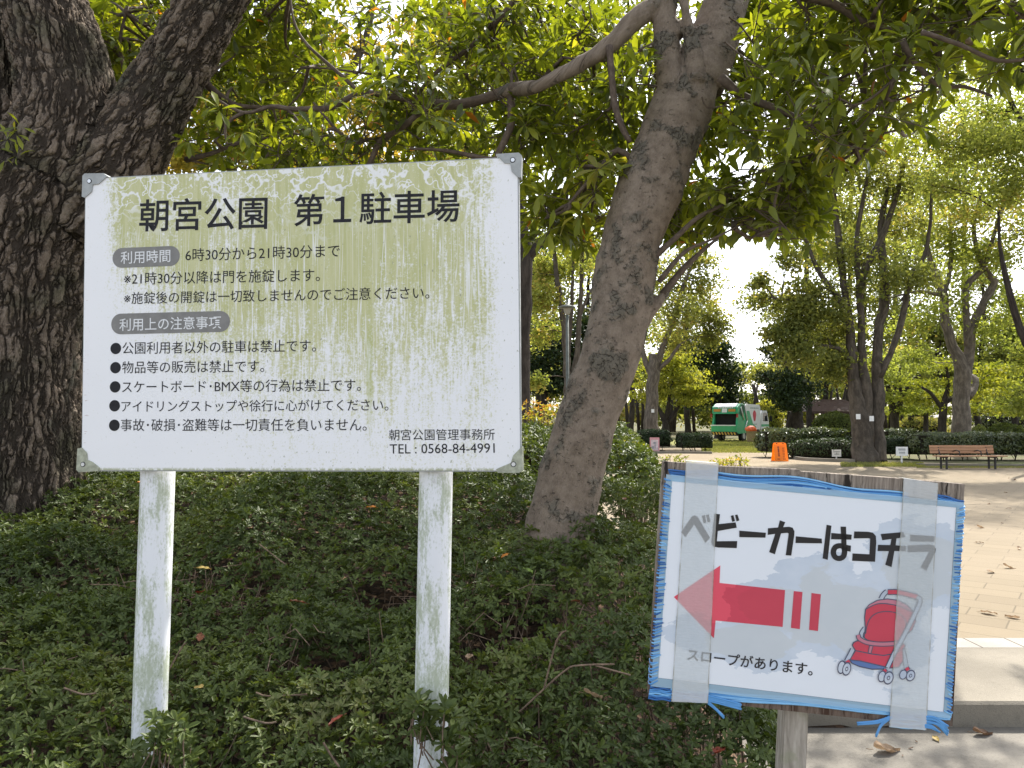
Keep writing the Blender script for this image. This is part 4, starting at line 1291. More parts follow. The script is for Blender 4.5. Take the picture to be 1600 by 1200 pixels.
for _ in range(28):  # extra foliage added towards the right, mostly out of view, to dapple the kerb
    cl.append(((random.uniform(3.2, 8.0), random.uniform(5.6, 9.6), random.uniform(4.4, 6.2)), .5, 17))
canopy("crown", LT, cl, LIMBPTS, M_CANOPY, M_LIMB)

# --- old tree with furrowed bark at the left
OT = thing("old_tree", at(-5, 815, 4.35), "thick old tree with furrowed dark bark and forked trunk behind the notice board", "tree")
base = px_path([(-14, 900, 330), (-12, 820, 275), (-8, 775, 255), (-2, 700, 240), (4, 600, 232), (10, 500, 236), (22, 400, 250), (40, 330, 260), (62, 280, 250)], 4.35)
limbr = px_path([(110, 350, 165), (160, 285, 150), (208, 215, 122), (250, 145, 104), (294, 70, 98), (334, 0, 94), (390, -110, 90), (450, -260, 80)], 4.35)
limbl = px_path([(50, 320, 190), (90, 250, 170), (108, 180, 150), (100, 110, 140), (80, 40, 132), (62, -20, 126), (35, -130, 115), (10, -280, 95)], 4.30)
limbb = px_path([(-8, 230, 130), (-18, 150, 140), (-20, 100, 140), (-30, 0, 140), (-60, -150, 120), (-90, -300, 100)], 4.48)
fused("trunk", OT, [smooth_path(p, .12) for p in (base, limbr, limbl, limbb)], .0088, M_FURROW)
OPTS = []
mb = MB()
def branch2(rows, d):
    q = smooth_path(px_path(rows, d), .05)
    MB().tube(q[:, :3], q[:, 3], 9).build("branch", M_LIMB, OT, attr="bark")
    OPTS.extend(list(q[::2, :3]))
for p in (limbr, limbl, limbb):
    OPTS.extend(list(smooth_path(p, .2)[6:, :3]))
branch2([(320, 130, 14), (345, 150, 10), (372, 165, 8), (420, 168, 5)], 4.6)
branch2([(215, 190, 9), (195, 115, 7), (188, 60, 5), (200, 10, 4)], 5.0)
branch2([(290, 250, 10), (330, 240, 7), (370, 225, 5), (420, 215, 3)], 4.7)
mb = MB()
rr_ = np.array([at(22, 205, 3.86), at(10, 215, 3.86), at(33, 198, 3.86), at(25, 240, 3.87), at(6, 245, 3.87)])
whorls(mb, rr_, norm(np.array([(.3, -1, .1)] * 5)), 5, .05, .09, .3, np.full(5, .75), .9)
mb.build("sprig", M_CANOPY, OT, attr="tint")
cl = []
region(140, 330, -40, 130, 12, 5.0, 6.2, .36, 18)
region(285, 440, 20, 265, 10, 4.8, 5.8, .34, 18)
for _ in range(20):
    a, b = random.uniform(0, 6.283), random.random() ** .5
    cl.append(((-2.2 + 3.0 * b * math.cos(a), 5.2 + 2.8 * b * math.sin(a), random.uniform(4.6, 6.8)), .62, 22))
canopy("crown", OT, cl, OPTS, M_CANOPY, M_LIMB)

# ------------------------------------------------------------------ park trees behind
def clump_leaves(mb, c, rad, n, size, flat=.55, tint0=.45, sub=9, spread=.30):
    """foliage of one bough: sub-clumps spread through an ellipsoid, small leaf faces in each"""
    c, rad = np.array(c), np.array(rad)
    sc = c + rand_dirs(sub) * (rng.random(sub) ** .4)[:, None] * rad
    st = np.clip(tint0 + rng.normal(size=sub) * .2, .02, .93)
    k = rng.integers(0, sub, n)
    P = sc[k] + rng.normal(size=(n, 3)) * rad * spread * np.array((1, 1, min(1.1, flat * 1.7)))
    N = norm(rng.normal(size=(n, 3)) * .6 + np.array((0, 0, .8)))
    D = norm(np.cross(N, rand_dirs(n)) + np.array((0, 0, -.25)))
    L = size * rng.uniform(.6, 1.4, n)
    add_leaves(mb, P - D * L[:, None] * .5, D, N, L, L * rng.uniform(.45, .75, n), np.clip(st[k] + rng.normal(size=n) * .12, 0, .97))

def park_tree(name, label, d, base_px, stems, clumps, bark, leaf, size=.13, dens=1.0, group=None, flat=.5, tint0=.45, cat="tree", tags=None, depth=2.0, spread=.42, twigs=True):
    """stems: rows (px, py, width_px) ; clumps: (px, py, rx_px, ry_px, leaves)"""
    b = at(base_px[0], base_px[1], d); b[2] = 0.0
    root = thing(name, b, label, cat, group)
    mb = MB()
    pts = []
    for k, rows in enumerate(stems):
        q = px_path(rows, d)
        if k == 0 or rows[0][1] >= base_px[1] - 6:
            q = np.concatenate([[[q[0, 0], q[0, 1], -.1, q[0, 3] * 1.25]], q]) if q[0, 2] > .05 else q
        q[:, 1] += np.linspace(0, rng.normal() * .25 * depth, len(q)) if k else 0
        q = smooth_path(q, .35)
        q[1:-1, :3] += rng.normal(size=(max(0, len(q) - 2), 3)) * q[1:-1, 3:4] * .10
        mb.tube(q[:, :3], q[:, 3], 10)
        pts.extend(list(q[len(q) // 3:, :3]))
    pts = np.array(pts)
    lv = MB()
    for row in clumps:
        px, py, rx, ry, n = row[:5]
        dd = d + rng.uniform(-1, 1) * depth * .6
        c = at(px, py, dd)
        s = dd / FPX
        clump_leaves(lv, c, (rx * s, max(rx * s * .8, .4), ry * s), int(n * dens * 1.9), size, flat, row[5] if len(row) > 5 else tint0, max(7, int(n / 60)), spread)
        if twigs:
            k = int(np.argmin(np.linalg.norm(pts - c, axis=1) + np.maximum(0, pts[:, 2] - c[2]) * .7))
            m = (pts[k] + c) / 2 + np.array((0, 0, .15 * np.linalg.norm(c - pts[k]))) * rng.uniform(-.3, 1)
            q = smooth_path([pts[k], m, c], .3)
            mb.tube(q[:, :3], np.linspace(.035, .012, len(q)), 6, cap=False)
            for _ in range(3):
                e = c + rand_dirs(1)[0] * np.array((rx * s, rx * s * .7, ry * s)) * .8
                a0 = q[int(len(q) * .55), :3]
                mb.tube(smooth_path([a0, (a0 + e) / 2 + rng.normal(size=3) * .1, e], .4)[:, :3], .011, 5, cap=False)
    mb.build("trunk", bark, root, attr="bark")
    lv.build("crown", leaf, root, attr="tint")
    for (px, py) in tags or []:
        mt = MB()
        c = at(px, py, d - (.62 if d < 30 else .45))
        mt.box(c, (.16, .012, .19))
        mt.build("name_plate", M_WHITEPAINT, root)
    return root

M_WHITEPAINT = plain("white_paint", (.78, .78, .76), .5, .4, .06, 20)

GZ = "broad park trees beyond the plaza"
park_tree("zelkova_tree", "tall grey twin trunked park tree with two white plates, behind the stroller sign", 28, (1353, 722), [
    [(1352, 724, 46), (1349, 700, 34), (1345, 670, 30), (1341, 640, 26), (1335, 600, 19), (1331, 550, 15), (1327, 500, 13), (1320, 456, 10), (1313, 400, 11), (1305, 320, 8), (1300, 250, 6)],
    [(1354, 690, 24), (1352, 620, 20), (1347, 570, 13), (1344, 513, 11), (1342, 457, 10), (1353, 414, 12), (1372, 380, 10), (1395, 310, 8), (1410, 250, 6)],
    [(1344, 470, 11), (1338, 420, 9), (1334, 370, 7), (1345, 300, 6), (1350, 250, 4)],
    [(1371, 716, 26), (1372, 690, 22), (1372, 640, 21), (1372, 590, 18), (1374, 520, 14), (1385, 470, 16), (1383, 410, 13), (1380, 350, 10), (1392, 290, 7)],
    [(1372, 590, 14), (1388, 555, 9), (1402, 510, 10), (1409, 470, 9), (1413, 440, 7), (1432, 405, 6), (1438, 360, 5), (1440, 290, 4)],
    [(1328, 520, 10), (1312, 470, 9), (1290, 440, 8), (1275, 415, 7), (1262, 380, 5), (1245, 350, 4)],
    [(1335, 570, 9), (1310, 545, 7), (1285, 540, 5), (1250, 530, 3)],
    [(1327, 480, 7), (1290, 450, 5), (1250, 470, 4), (1205, 468, 3)],
    [(1409, 470, 6), (1430, 440, 4), (1455, 455, 3)]],
    [(1290, 520, 45, 25, 900), (1240, 500, 40, 26, 800), (1200, 470, 36, 20, 600), (1265, 460, 36, 22, 650), (1250, 545, 40, 20, 700), (1300, 570, 36, 20, 500), (1180, 440, 20, 12, 200), (1300, 400, 40, 30, 420), (1230, 410, 26, 20, 260), (1270, 340, 40, 26, 320),
     (1350, 330, 50, 30, 420), (1410, 360, 40, 30, 420), (1340, 280, 60, 30, 520), (1400, 290, 40, 30, 420), (1420, 430, 34, 30, 420), (1360, 440, 40, 40, 300), (1390, 250, 70, 30, 600), (1300, 470, 30, 30, 300), (1300, 250, 60, 30, 500), (1210, 520, 26, 16, 300)],
    M_BARK_GREY, M_ZELK2, .15, 1.0, GZ, tags=[(1341, 651), (1362, 654)], spread=.40)
park_tree("zelkova_tree", "pale trunked park tree forking above the wooden bench, with a broken stub", 33, (1504, 690), [
    [(1504, 695, 32), (1503, 660, 27), (1502, 620, 24), (1503, 588, 25), (1500, 565, 20), (1488, 540, 15), (1477, 505, 14), (1474, 465, 13), (1468, 445, 12), (1458, 420, 9), (1448, 385, 7), (1440, 340, 5)],
    [(1505, 592, 22), (1514, 555, 16), (1517, 520, 14), (1530, 485, 12), (1544, 460, 12), (1552, 440, 11), (1540, 424, 9), (1528, 400, 8), (1520, 350, 6), (1535, 290, 4)],
    [(1513, 540, 13), (1509, 490, 10), (1507, 450, 10), (1520, 432, 9), (1535, 415, 8), (1545, 380, 6), (1560, 330, 5), (1580, 280, 4)],
    [(1474, 460, 9), (1485, 430, 7), (1490, 395, 6), (1492, 340, 4)],
    [(1513, 620, 12), (1528, 608, 10), (1535, 592, 9), (1533, 585, 7)], [(1474, 462, 6), (1440, 455, 5), (1415, 459, 4), (1395, 465, 3)]],
    [(1440, 500, 36, 24, 500), (1460, 380, 40, 30, 700), (1560, 400, 40, 30, 600, .7), (1500, 340, 50, 30, 900, .75), (1560, 310, 50, 40, 900), (1470, 300, 40, 30, 700), (1540, 250, 60, 40, 1000), (1590, 470, 26, 26, 420), (1560, 520, 36, 20, 500), (1490, 470, 30, 30, 260), (1430, 560, 30, 20, 300), (1600, 360, 40, 40, 700, .7), (1510, 420, 40, 24, 350)],
    M_BARK_PALE, M_ZELK, .15, 1.0, GZ)
park_tree("zelkova_tree", "leafy tree at the right edge of the picture with a dark slanting limb", 25, (1660, 720), [
    [(1655, 725, 40), (1645, 640, 34), (1625, 570, 26), (1600, 525, 13), (1590, 500, 11), (1578, 460, 10), (1569, 420, 8), (1562, 380, 5), (1560, 330, 4)], [(1625, 570, 24), (1640, 450, 18), (1630, 330, 14), (1600, 220, 9), (1560, 140, 6)]],
    [(1560, 220, 60, 36, 1100), (1500, 230, 46, 30, 800), (1600, 250, 50, 50, 1000), (1450, 220, 40, 22, 500), (1590, 300, 40, 30, 600), (1600, 560, 30, 40, 600), (1590, 620, 30, 20, 400), (1540, 180, 60, 30, 800), (1470, 290, 36, 22, 400), (1600, 180, 60, 40, 900), (1540, -90, 60, 30, 500), (1620, -140, 60, 30, 500), (1480, -150, 50, 30, 400), (1680, -40, 60, 40, 600), (1580, 20, 60, 30, 600), (1430, 150, 50, 26, 500), (1520, 90, 60, 30, 700)],
    M_BARK_DARK, M_ZELK, .12, 1.0, GZ, tint0=.55)
park_tree("maple_tree", "small slender tree with forked trunk in pale foliage, right of the twin trunk", 41, (1398, 680), [
    [(1398, 684, 15), (1398, 655, 12), (1393, 625, 9), (1386, 600, 6), (1375, 575, 4)], [(1398, 655, 10), (1410, 625, 8), (1425, 600, 5), (1445, 585, 4)], [(1410, 625, 6), (1408, 590, 4), (1415, 560, 3)]],
    [(1390, 590, 34, 10, 450), (1430, 580, 36, 10, 450), (1400, 555, 40, 12, 450), (1440, 610, 34, 8, 400), (1380, 620, 28, 8, 260), (1420, 640, 30, 7, 260)],
    M_BARK_DARK, M_ZELK, .15, 1.1, "layered maples", flat=.5)
park_tree("maple_tree", "dark stemmed maple with layered yellow green boughs, left of the pale forked trunk", 38, (1474, 680), [
    [(1473, 684, 13), (1473, 650, 12), (1475, 630, 10), (1482, 600, 6), (1478, 570, 4)], [(1474, 640, 8), (1455, 615, 5), (1440, 605, 4)], [(1475, 630, 8), (1500, 615, 5), (1525, 600, 4), (1555, 585, 3)]],
    [(1470, 600, 40, 9, 500), (1530, 595, 40, 9, 600), (1560, 575, 40, 9, 500), (1500, 620, 40, 8, 450), (1450, 625, 34, 8, 400), (1580, 610, 36, 9, 500), (1540, 640, 40, 8, 450), (1480, 570, 40, 9, 400), (1600, 640, 30, 8, 400)],
    M_BARK_DARK, M_LIME, .15, 1.0, "layered maples", flat=.5)
park_tree("maple_tree", "distant thin trunked maple between the slender tree and the dark stemmed maple", 47, (1447, 672), [
    [(1447, 676, 8), (1447, 650, 7), (1449, 630, 5), (1455, 610, 3)]], [(1447, 630, 34, 8, 350), (1470, 640, 30, 7, 300), (1425, 645, 26, 7, 260)], M_BARK_DARK, M_LIME, .16, 1.0, "layered maples", flat=.5)
park_tree("maple_tree", "bright yellow green spreading maple left of the garbage truck", 46, (1042, 672), [
    [(1040, 676, 12), (1040, 660, 11), (1030, 640, 6), (1015, 615, 4)], [(1041, 662, 9), (1058, 640, 6), (1072, 615, 5), (1090, 600, 3)], [(1041, 655, 7), (1046, 620, 5), (1052, 590, 3)]],
    [(1040, 575, 34, 8, 600), (1070, 590, 36, 9, 700), (1095, 605, 26, 8, 450), (1030, 600, 30, 8, 450), (1060, 610, 36, 8, 500), (1010, 620, 26, 8, 400), (1085, 625, 28, 7, 320), (1050, 560, 30, 7, 400)],
    M_BARK_DARK, M_LIME, .17, 1.1, "layered maples", flat=.5, tint0=.6)
park_tree("camphor_tree", "pale trunk with crooked right limb and white plate, left of the garbage truck", 42, (1017, 675), [
    [(1017, 680, 26), (1017, 650, 21), (1019, 610, 19), (1021, 575, 18), (1022, 553, 15)], [(1020, 590, 13), (1030, 560, 11), (1038, 535, 9), (1047, 515, 8), (1055, 490, 8), (1062, 465, 7), (1075, 430, 5), (1085, 400, 4)], [(1026, 580, 8), (1045, 560, 6), (1058, 540, 4)], [(1021, 590, 12), (1008, 560, 9), (1000, 520, 7), (985, 470, 5)]],
    [(1060, 490, 34, 26, 700), (1100, 490, 30, 30, 700), (1085, 440, 36, 24, 700), (1110, 530, 26, 20, 500), (1050, 530, 30, 20, 450), (1040, 440, 34, 30, 500), (1075, 400, 30, 24, 420), (1125, 510, 18, 16, 260), (1100, 410, 26, 18, 300), (1000, 420, 40, 40, 500), (960, 380, 50, 40, 500)],
    M_BARK_PALE, M_ZELK2, .17, 1.0, GZ, tint0=.6, tags=[(1020, 642)])
park_tree("evergreen_tree", "tall dark evergreen standing behind the garbage truck", 64, (1125, 668), [
    [(1122, 672, 12), (1122, 600, 9), (1120, 520, 4)]],
    [(1100, 560, 26, 22, 900), (1130, 590, 26, 24, 1000), (1090, 600, 26, 20, 700), (1120, 540, 22, 18, 600), (1140, 625, 20, 16, 600), (1105, 625, 30, 16, 700), (1080, 545, 22, 16, 500), (1055, 540, 22, 16, 400)],
    M_BARK_DARK, M_DARKLEAF, .26, 1.0, "dark evergreens at the back", flat=.8)
park_tree("evergreen_tree", "dark drooping evergreen seen between the white notice board and the leaning tree", 46, (850, 665), [
    [(850, 672, 14), (850, 600, 11), (852, 520, 6)]],
    [(840, 520, 30, 24, 700), (875, 545, 30, 22, 700), (840, 575, 36, 16, 800), (880, 590, 30, 12, 700), (860, 605, 40, 9, 600), (905, 570, 30, 20, 600), (835, 430, 26, 26, 420), (920, 520, 30, 24, 600), (845, 400, 30, 26, 500)],
    M_BARK_DARK, M_DARKLEAF, .22, 1.0, "dark evergreens at the back", flat=.5)
park_tree("pine_tree", "dark leaning pine with clipped cloud boughs, right of the garbage truck", 50, (1238, 672), [
    [(1246, 676, 20), (1245, 650, 18), (1244, 625, 14), (1238, 600, 9), (1228, 570, 6), (1215, 545, 4)], [(1232, 676, 11), (1240, 650, 10), (1250, 625, 8), (1262, 600, 4)], [(1240, 610, 8), (1215, 600, 5), (1195, 585, 3)]],
    [(1215, 560, 22, 9, 450), (1235, 540, 20, 9, 400), (1235, 590, 30, 13, 800), (1220, 610, 26, 14, 800), (1255, 610, 24, 12, 600), (1200, 590, 16, 9, 350), (1240, 630, 24, 10, 500), (1200, 545, 14, 6, 200)],
    M_BARK_DARK, M_DARKLEAF, .18, 1.0, None, flat=.5, tint0=.6)
park_tree("grey_poplar", "slender multi stemmed tree behind the park lamp", 33, (888, 672), [
    [(889, 676, 20), (889, 620, 18), (886, 570, 12), (882, 520, 10), (876, 470, 9), (869, 430, 8), (866, 390, 6), (868, 350, 4)], [(890, 620, 14), (900, 560, 9), (905, 500, 8), (908, 450, 7), (909, 400, 6), (911, 350, 4)], [(887, 560, 8), (893, 480, 6), (895, 420, 5), (896, 360, 4)], [(904, 500, 6), (915, 470, 5), (925, 450, 4)]],
    [(880, 380, 30, 20, 350, .7), (910, 370, 26, 20, 300, .7), (850, 470, 24, 30, 700, .75), (838, 430, 20, 30, 500, .8), (845, 520, 22, 22, 500, .7), (870, 420, 30, 24, 400), (900, 420, 30, 30, 320), (835, 600, 16, 14, 260, .6), (850, 350, 40, 20, 400), (930, 400, 30, 30, 300)],
    M_BARK_GREY, M_ZELK, .15, 1.0, GZ, tint0=.6)
park_tree("brown_tree", "brown trunk just right of the notice board edge with a pale side limb", 15, (818, 668), [
    [(815, 690, 30), (816, 600, 26), (817, 500, 25), (820, 430, 25), (818, 380, 24), (806, 300, 18), (800, 230, 14), (796, 170, 10)], [(822, 405, 18), (840, 384, 15), (862, 362, 11), (880, 330, 9), (890, 260, 7), (900, 190, 6)]],
    [(800, 120, 60, 40, 900), (880, 160, 60, 40, 700), (740, 80, 60, 40, 800), (900, 240, 50, 30, 500), (700, 180, 70, 50, 900), (840, 40, 90, 60, 1200)],
    M_BARK_DARK, M_ZELK, .12, 1.0, GZ, tint0=.5)
park_tree("yellowing_tree", "tree with yellowing leaves glowing behind the branches above the notice board", 16, (470, 668), [
    [(470, 680, 40), (468, 500, 34), (470, 300, 28), (455, 180, 20), (430, 60, 14), (420, -60, 9)], [(470, 300, 22), (520, 180, 14), (580, 80, 10), (600, -30, 7)], [(462, 240, 16), (400, 180, 10), (340, 130, 7)]],
    [(420, 230, 60, 30, 1400), (350, 180, 60, 30, 1200), (480, 160, 60, 34, 900), (300, 240, 60, 30, 900), (560, 240, 60, 30, 900), (400, 110, 60, 30, 700), (240, 120, 60, 60, 1300), (620, 180, 60, 34, 800), (330, 60, 70, 34, 500), (520, 60, 60, 34, 500), (200, 40, 60, 60, 1000), (700, 250, 60, 30, 700), (640, 60, 50, 26, 350)],
    M_BARK_GREY, M_YELLOW, .12, 1.0, None, tint0=.5)

BGN = "trees filling the back of the park"
for px, d, py, rx, ry, n, leaf, t0_, lab in (
        (838, 52, 480, 40, 90, 9, M_ZELK2, .7, "olive green tree far behind, right beside the notice board edge"),
        (925, 50, 470, 50, 90, 9, M_ZELK2, .5, "olive green tree far behind the leaning trunk"),
        (985, 58, 480, 40, 100, 9, M_ZELK, .5, "pale tree far behind the leaning trunk and the pale camphor"),
        (1075, 70, 500, 34, 60, 7, M_ZELK2, .7, "yellowish olive tree far behind the bright maple"),
        (1285, 62, 560, 46, 50, 9, M_ZELK2, .6, "olive tree far behind the pavilion roof"),
        (1240, 72, 500, 34, 40, 6, M_ZELK2, .65, "olive tree at the right edge of the open sky gap"),
        (1345, 55, 470, 56, 110, 12, M_ZELK2, .6, "tall olive tree behind the twin trunk"),
        (1420, 60, 480, 46, 110, 12, M_ZELK, .55, "tall pale green tree behind the slender tree"),
        (1470, 52, 560, 40, 50, 8, M_ZELK2, .5, "olive tree behind the dark stemmed maple"),
        (1530, 56, 500, 46, 120, 12, M_ZELK, .55, "tall pale green tree behind the pale forked trunk"),
        (1585, 48, 560, 36, 70, 9, M_ZELK2, .45, "olive tree at the right edge behind the bench"),
        (1265, 58, 330, 70, 80, 12, M_ZELK, .65, "tall pale tree behind the leaf tips that hang right of the leaning tree"),
        (1330, 70, 300, 90, 90, 14, M_ZELK, .7, "highest pale crown far behind the twin trunk"),
        (1500, 64, 230, 110, 110, 16, M_ZELK, .65, "highest pale crown far behind the pale forked trunk"),
        (1400, 66, 370, 90, 80, 12, M_ZELK, .6, "very tall pale tree rising above all the others at the back")):
    park_tree("park_tree", lab, d, (px, 668), [[(px, 672, 10), (px + random.uniform(-6, 6), 620, 8), (px + random.uniform(-8, 8), py, 6), (px + random.uniform(-8, 8), py - ry * .8, 3)]],
              [(px + rx * math.cos(k * 2.4) * (.3 + .7 * (k / n) ** .5), py + ry * math.sin(k * 2.4) * (.3 + .7 * (k / n) ** .5), rx * .55, ry * .26, 330) for k in range(n)],
              M_BARK_DARK, leaf, .24, 1.0, BGN, flat=.6, tint0=t0_)

# far wood and low shrubs that read as one mass
mb = MB()
for _ in range(150):
    px = random.uniform(760, 1700); d = random.uniform(78, 105)
    py = random.uniform(560, 655)
    s = d / FPX
    clump_leaves(mb, at(px, py, d), (30 * s, 3, 16 * s), 480, .42, .6, random.choice((.2, .4, .6, .8)), 6)
for _ in range(26):
    px = random.uniform(-200, 820); d = random.uniform(60, 90); s = d / FPX
    clump_leaves(mb, at(px, random.uniform(540, 650), d), (50 * s, 3, 30 * s), 300, .5, .6, .5, 6)
tag(mb.build("distant_wood", M_ZELK2, attr="tint"), "far band of hazy green woodland along the back of the park", None, None, 'stuff')
mb = MB()
for _ in range(34):
    px = random.uniform(960, 1110) if random.random() < .5 else random.uniform(1130, 1600)
    d = random.uniform(66, 80)
    q = px_path([(px, 675, random.uniform(4, 9)), (px + random.uniform(-5, 5), 635, 5), (px + random.uniform(-9, 9), 600, 3)], d)
    mb.tube(q[:, :3], q[:, 3], 6)
tag(mb.build("distant_trunks", M_BARK_DARK, attr="bark"), "far row of thin dark trunks under the woodland", None, None, 'stuff')

def shrub(name, label, c, rad, n, size, mat, cat="shrub", group=None, tint0=.5, core=True, stems=True, sub=40, spread=.14):
    c, rad = np.array(c, float), np.array(rad, float)
    root = thing(name, (c[0], c[1], max(0, c[2] - rad[2])), label, cat, group)
    lv = MB()
    u = rand_dirs(n); u[:, 2] = np.where(u[:, 2] < -.35, -u[:, 2], u[:, 2])
    lum = np.array([mnoise.noise(Vector(p * 2.6 + c)) for p in u])
    P = c + u * rad * (1 - .10 * rng.random(n)[:, None] + .16 * lum[:, None])
    N = norm(u / rad + rng.normal(size=(n, 3)) * .6 / rad.mean())
    D = norm(np.cross(N, rand_dirs(n)) + np.array((0, 0, .4)))
    L = size * rng.uniform(.6, 1.4, n)
    add_leaves(lv, P, D, N, L, L * .5, np.clip(tint0 + lum * .35 + rng.normal(size=n) * .15, 0, .97))
    lv.build("foliage", mat, root, attr="tint")
    cb = MB()
    a = np.linspace(0, np.pi, 9)[1:-1]; b = np.linspace(0, 2 * np.pi, 16, endpoint=False)
    V = [(0, 0, 1)] + [(math.sin(x) * math.cos(y), math.sin(x) * math.sin(y), math.cos(x)) for x in a for y in b] + [(0, 0, -1)]
    f = [(0, 1 + k, 1 + (k + 1) % 16) for k in range(16)]
    for r_ in range(len(a) - 1):
        f += [(1 + r_ * 16 + k, 1 + (r_ + 1) * 16 + k, 1 + (r_ + 1) * 16 + (k + 1) % 16, 1 + r_ * 16 + (k + 1) % 16) for k in range(16)]
    o_ = 1 + (len(a) - 1) * 16
    f += [(o_ + (k + 1) % 16, o_ + k, len(V) - 1) for k in range(16)]
    cb.add(c + np.array(V) * rad * .82, f, 0, True)
    cb.build("branches", M_HEDGECORE, root)
    return root

def ground_at(px, d):
    p = at(px, 655, d); p[2] = 0
    return p

def mound(name, label, x0, x1, top, d, mat, size, n, group, tint0=.5, depth=.8):
    a, b = ground_at(x0, d), ground_at(x1, d)
    z = at(800, top, d)[2]
    return shrub(name, label, ((a[0] + b[0]) / 2, d, z * .42), ((b[0] - a[0]) / 2, depth * (b[0] - a[0]) / 2, z * .58), n, size, mat, "shrub", group, tint0)

def hedge(name, label, x0, x1, top, d, depth, mat, n, size, group, legs=True):
    """clipped hedge: leafy shell over dark twigs"""
    a, b = ground_at(x0, d), ground_at(x1, d)
    z = at(800, top, d)[2]
    w = b[0] - a[0]
    root = thing(name, ((a[0] + b[0]) / 2, d + depth / 2, 0), label, "hedge", group)
    lv = MB()
    # points on the box shell, rounded and uneven
    q = rng.random((n, 3)) * 2 - 1
    face = rng.choice(4, n, p=(.45, .35, .1, .1))
    q[:, 1] = np.where(face == 0, -1, q[:, 1]); q[:, 2] = np.where(face == 1, 1, q[:, 2])
    q[:, 0] = np.where(face == 2, -1, np.where(face == 3, 1, q[:, 0]))
    q = q / np.maximum(1, (np.abs(q) ** 5).sum(1) ** .2)[:, None]
    lum = np.array([mnoise.noise(Vector((p[0] * w * .9, p[1] * 1.5, p[2] * 1.5 + d))) for p in q])
    zlo = .12 * z
    P = np.stack([(a[0] + b[0]) / 2 + q[:, 0] * w / 2, d + depth / 2 + q[:, 1] * depth / 2, (z + zlo) / 2 + q[:, 2] * (z - zlo) / 2], -1)
    P += norm(q) * (lum * .12 - .05 * rng.random(n))[:, None]
    keep = (q[:, 2] > -.8 + rng.random(n) * .45)
    N = norm(q + rng.normal(size=(n, 3)) * .5)
    D = norm(np.cross(N, rand_dirs(n)) + np.array((0, 0, .3)))
    L = size * rng.uniform(.6, 1.4, n)
    add_leaves(lv, P[keep], D[keep], N[keep], L[keep], L[keep] * .55, np.clip(.5 + lum * .5 + rng.normal(size=n) * .18, 0, 1)[keep])
    lv.build("foliage", mat, root, attr="tint")
    cb = MB()
    cb.box(((a[0] + b[0]) / 2, d + depth / 2, (z + zlo) / 2 + .02), (w * .93, depth * .8, (z - zlo) * .82))
    m = int(max(3, w / .35))
    for k in range(m):
        x = a[0] + w * (.04 + .92 * (k + random.random() * .6) / m)
        y = d + depth * random.uniform(.15, .5)
        cb.tube([(x, y, -.05), (x + random.uniform(-.12, .12), y, zlo + .1)], .018, 5)
        cb.tube([(x, y, .05), (x + random.uniform(-.3, .3), y - .1, zlo + .25)], .010, 5)
    cb.build("branches", M_HEDGECORE, root)
    return root

HG = "clipped hedges around the plaza"
hedge("clipped_hedge", "round topped dark hedge behind the small pink sign", 1000, 1050, 674, 38, 1.6, M_DARKLEAF, 2600, .10, HG)
hedge("clipped_hedge", "square dark hedge just left of the garbage truck", 1064, 1116, 679, 36.6, 1.6, M_DARKLEAF, 2600, .10, HG)
hedge("clipped_hedge", "glossy broad leaved hedge behind the orange board, left of the twin trunk", 1192, 1338, 672, 31, 1.3, M_HEDGE, 5200, .12, HG)
hedge("clipped_hedge", "low dark square hedge right of the twin trunk", 1364, 1440, 684, 30, 1.2, M_DARKLEAF, 3600, .08, HG)
hedge("clipped_hedge", "long hedge behind the wooden bench", 1432, 1660, 678, 29, 1.2, M_HEDGE, 9000, .09, HG)
hedge("clipped_hedge", "strip of hedge behind the low dark hedge", 1384, 1440, 672, 36, 1.2, M_HEDGE, 2000, .10, HG)
shrub("low_shrub", "dark low bush under the glossy hedge, behind the small white stake sign", (*ground_at(1300, 30.2)[:2], .30), (1.25, .5, .52), 1500, .09, M_DARKLEAF, "shrub", "low bushes", .75)
shrub("low_shrub", "dark low bush under the glossy hedge, nearer the orange board", (*ground_at(1258, 30.4)[:2], .28), (.85, .5, .48), 1200, .09, M_DARKLEAF, "shrub", "low bushes", .8)
MG = "clipped round shrubs at the back"
mound("round_shrub", "big rounded light green shrub under the pavilion roof", 1268, 1336, 645, 54, M_ROUND, .14, 4200, MG)
mound("round_shrub", "light green shrub mound at the right edge beyond the hedge", 1540, 1600, 662, 48, M_ROUND, .13, 2600, MG)
mound("round_shrub", "small bright shrub right of the pale forked trunk", 1516, 1540, 666, 45, M_ROUND, .12, 900, MG, .8)
mound("round_shrub", "dull grey green shrub behind the mound at the right edge", 1530, 1620, 636, 66, M_HEDGE, .2, 2600, MG, .7)
mound("round_shrub", "dry looking brownish shrub bank between the slender tree and dark maple", 1400, 1480, 652, 60, M_ZELK2, .16, 2600, MG, .8)
mound("round_shrub", "bright lime shrub behind the truck cab", 1172, 1222, 628, 62, M_LIME, .2, 3000, MG, .75)

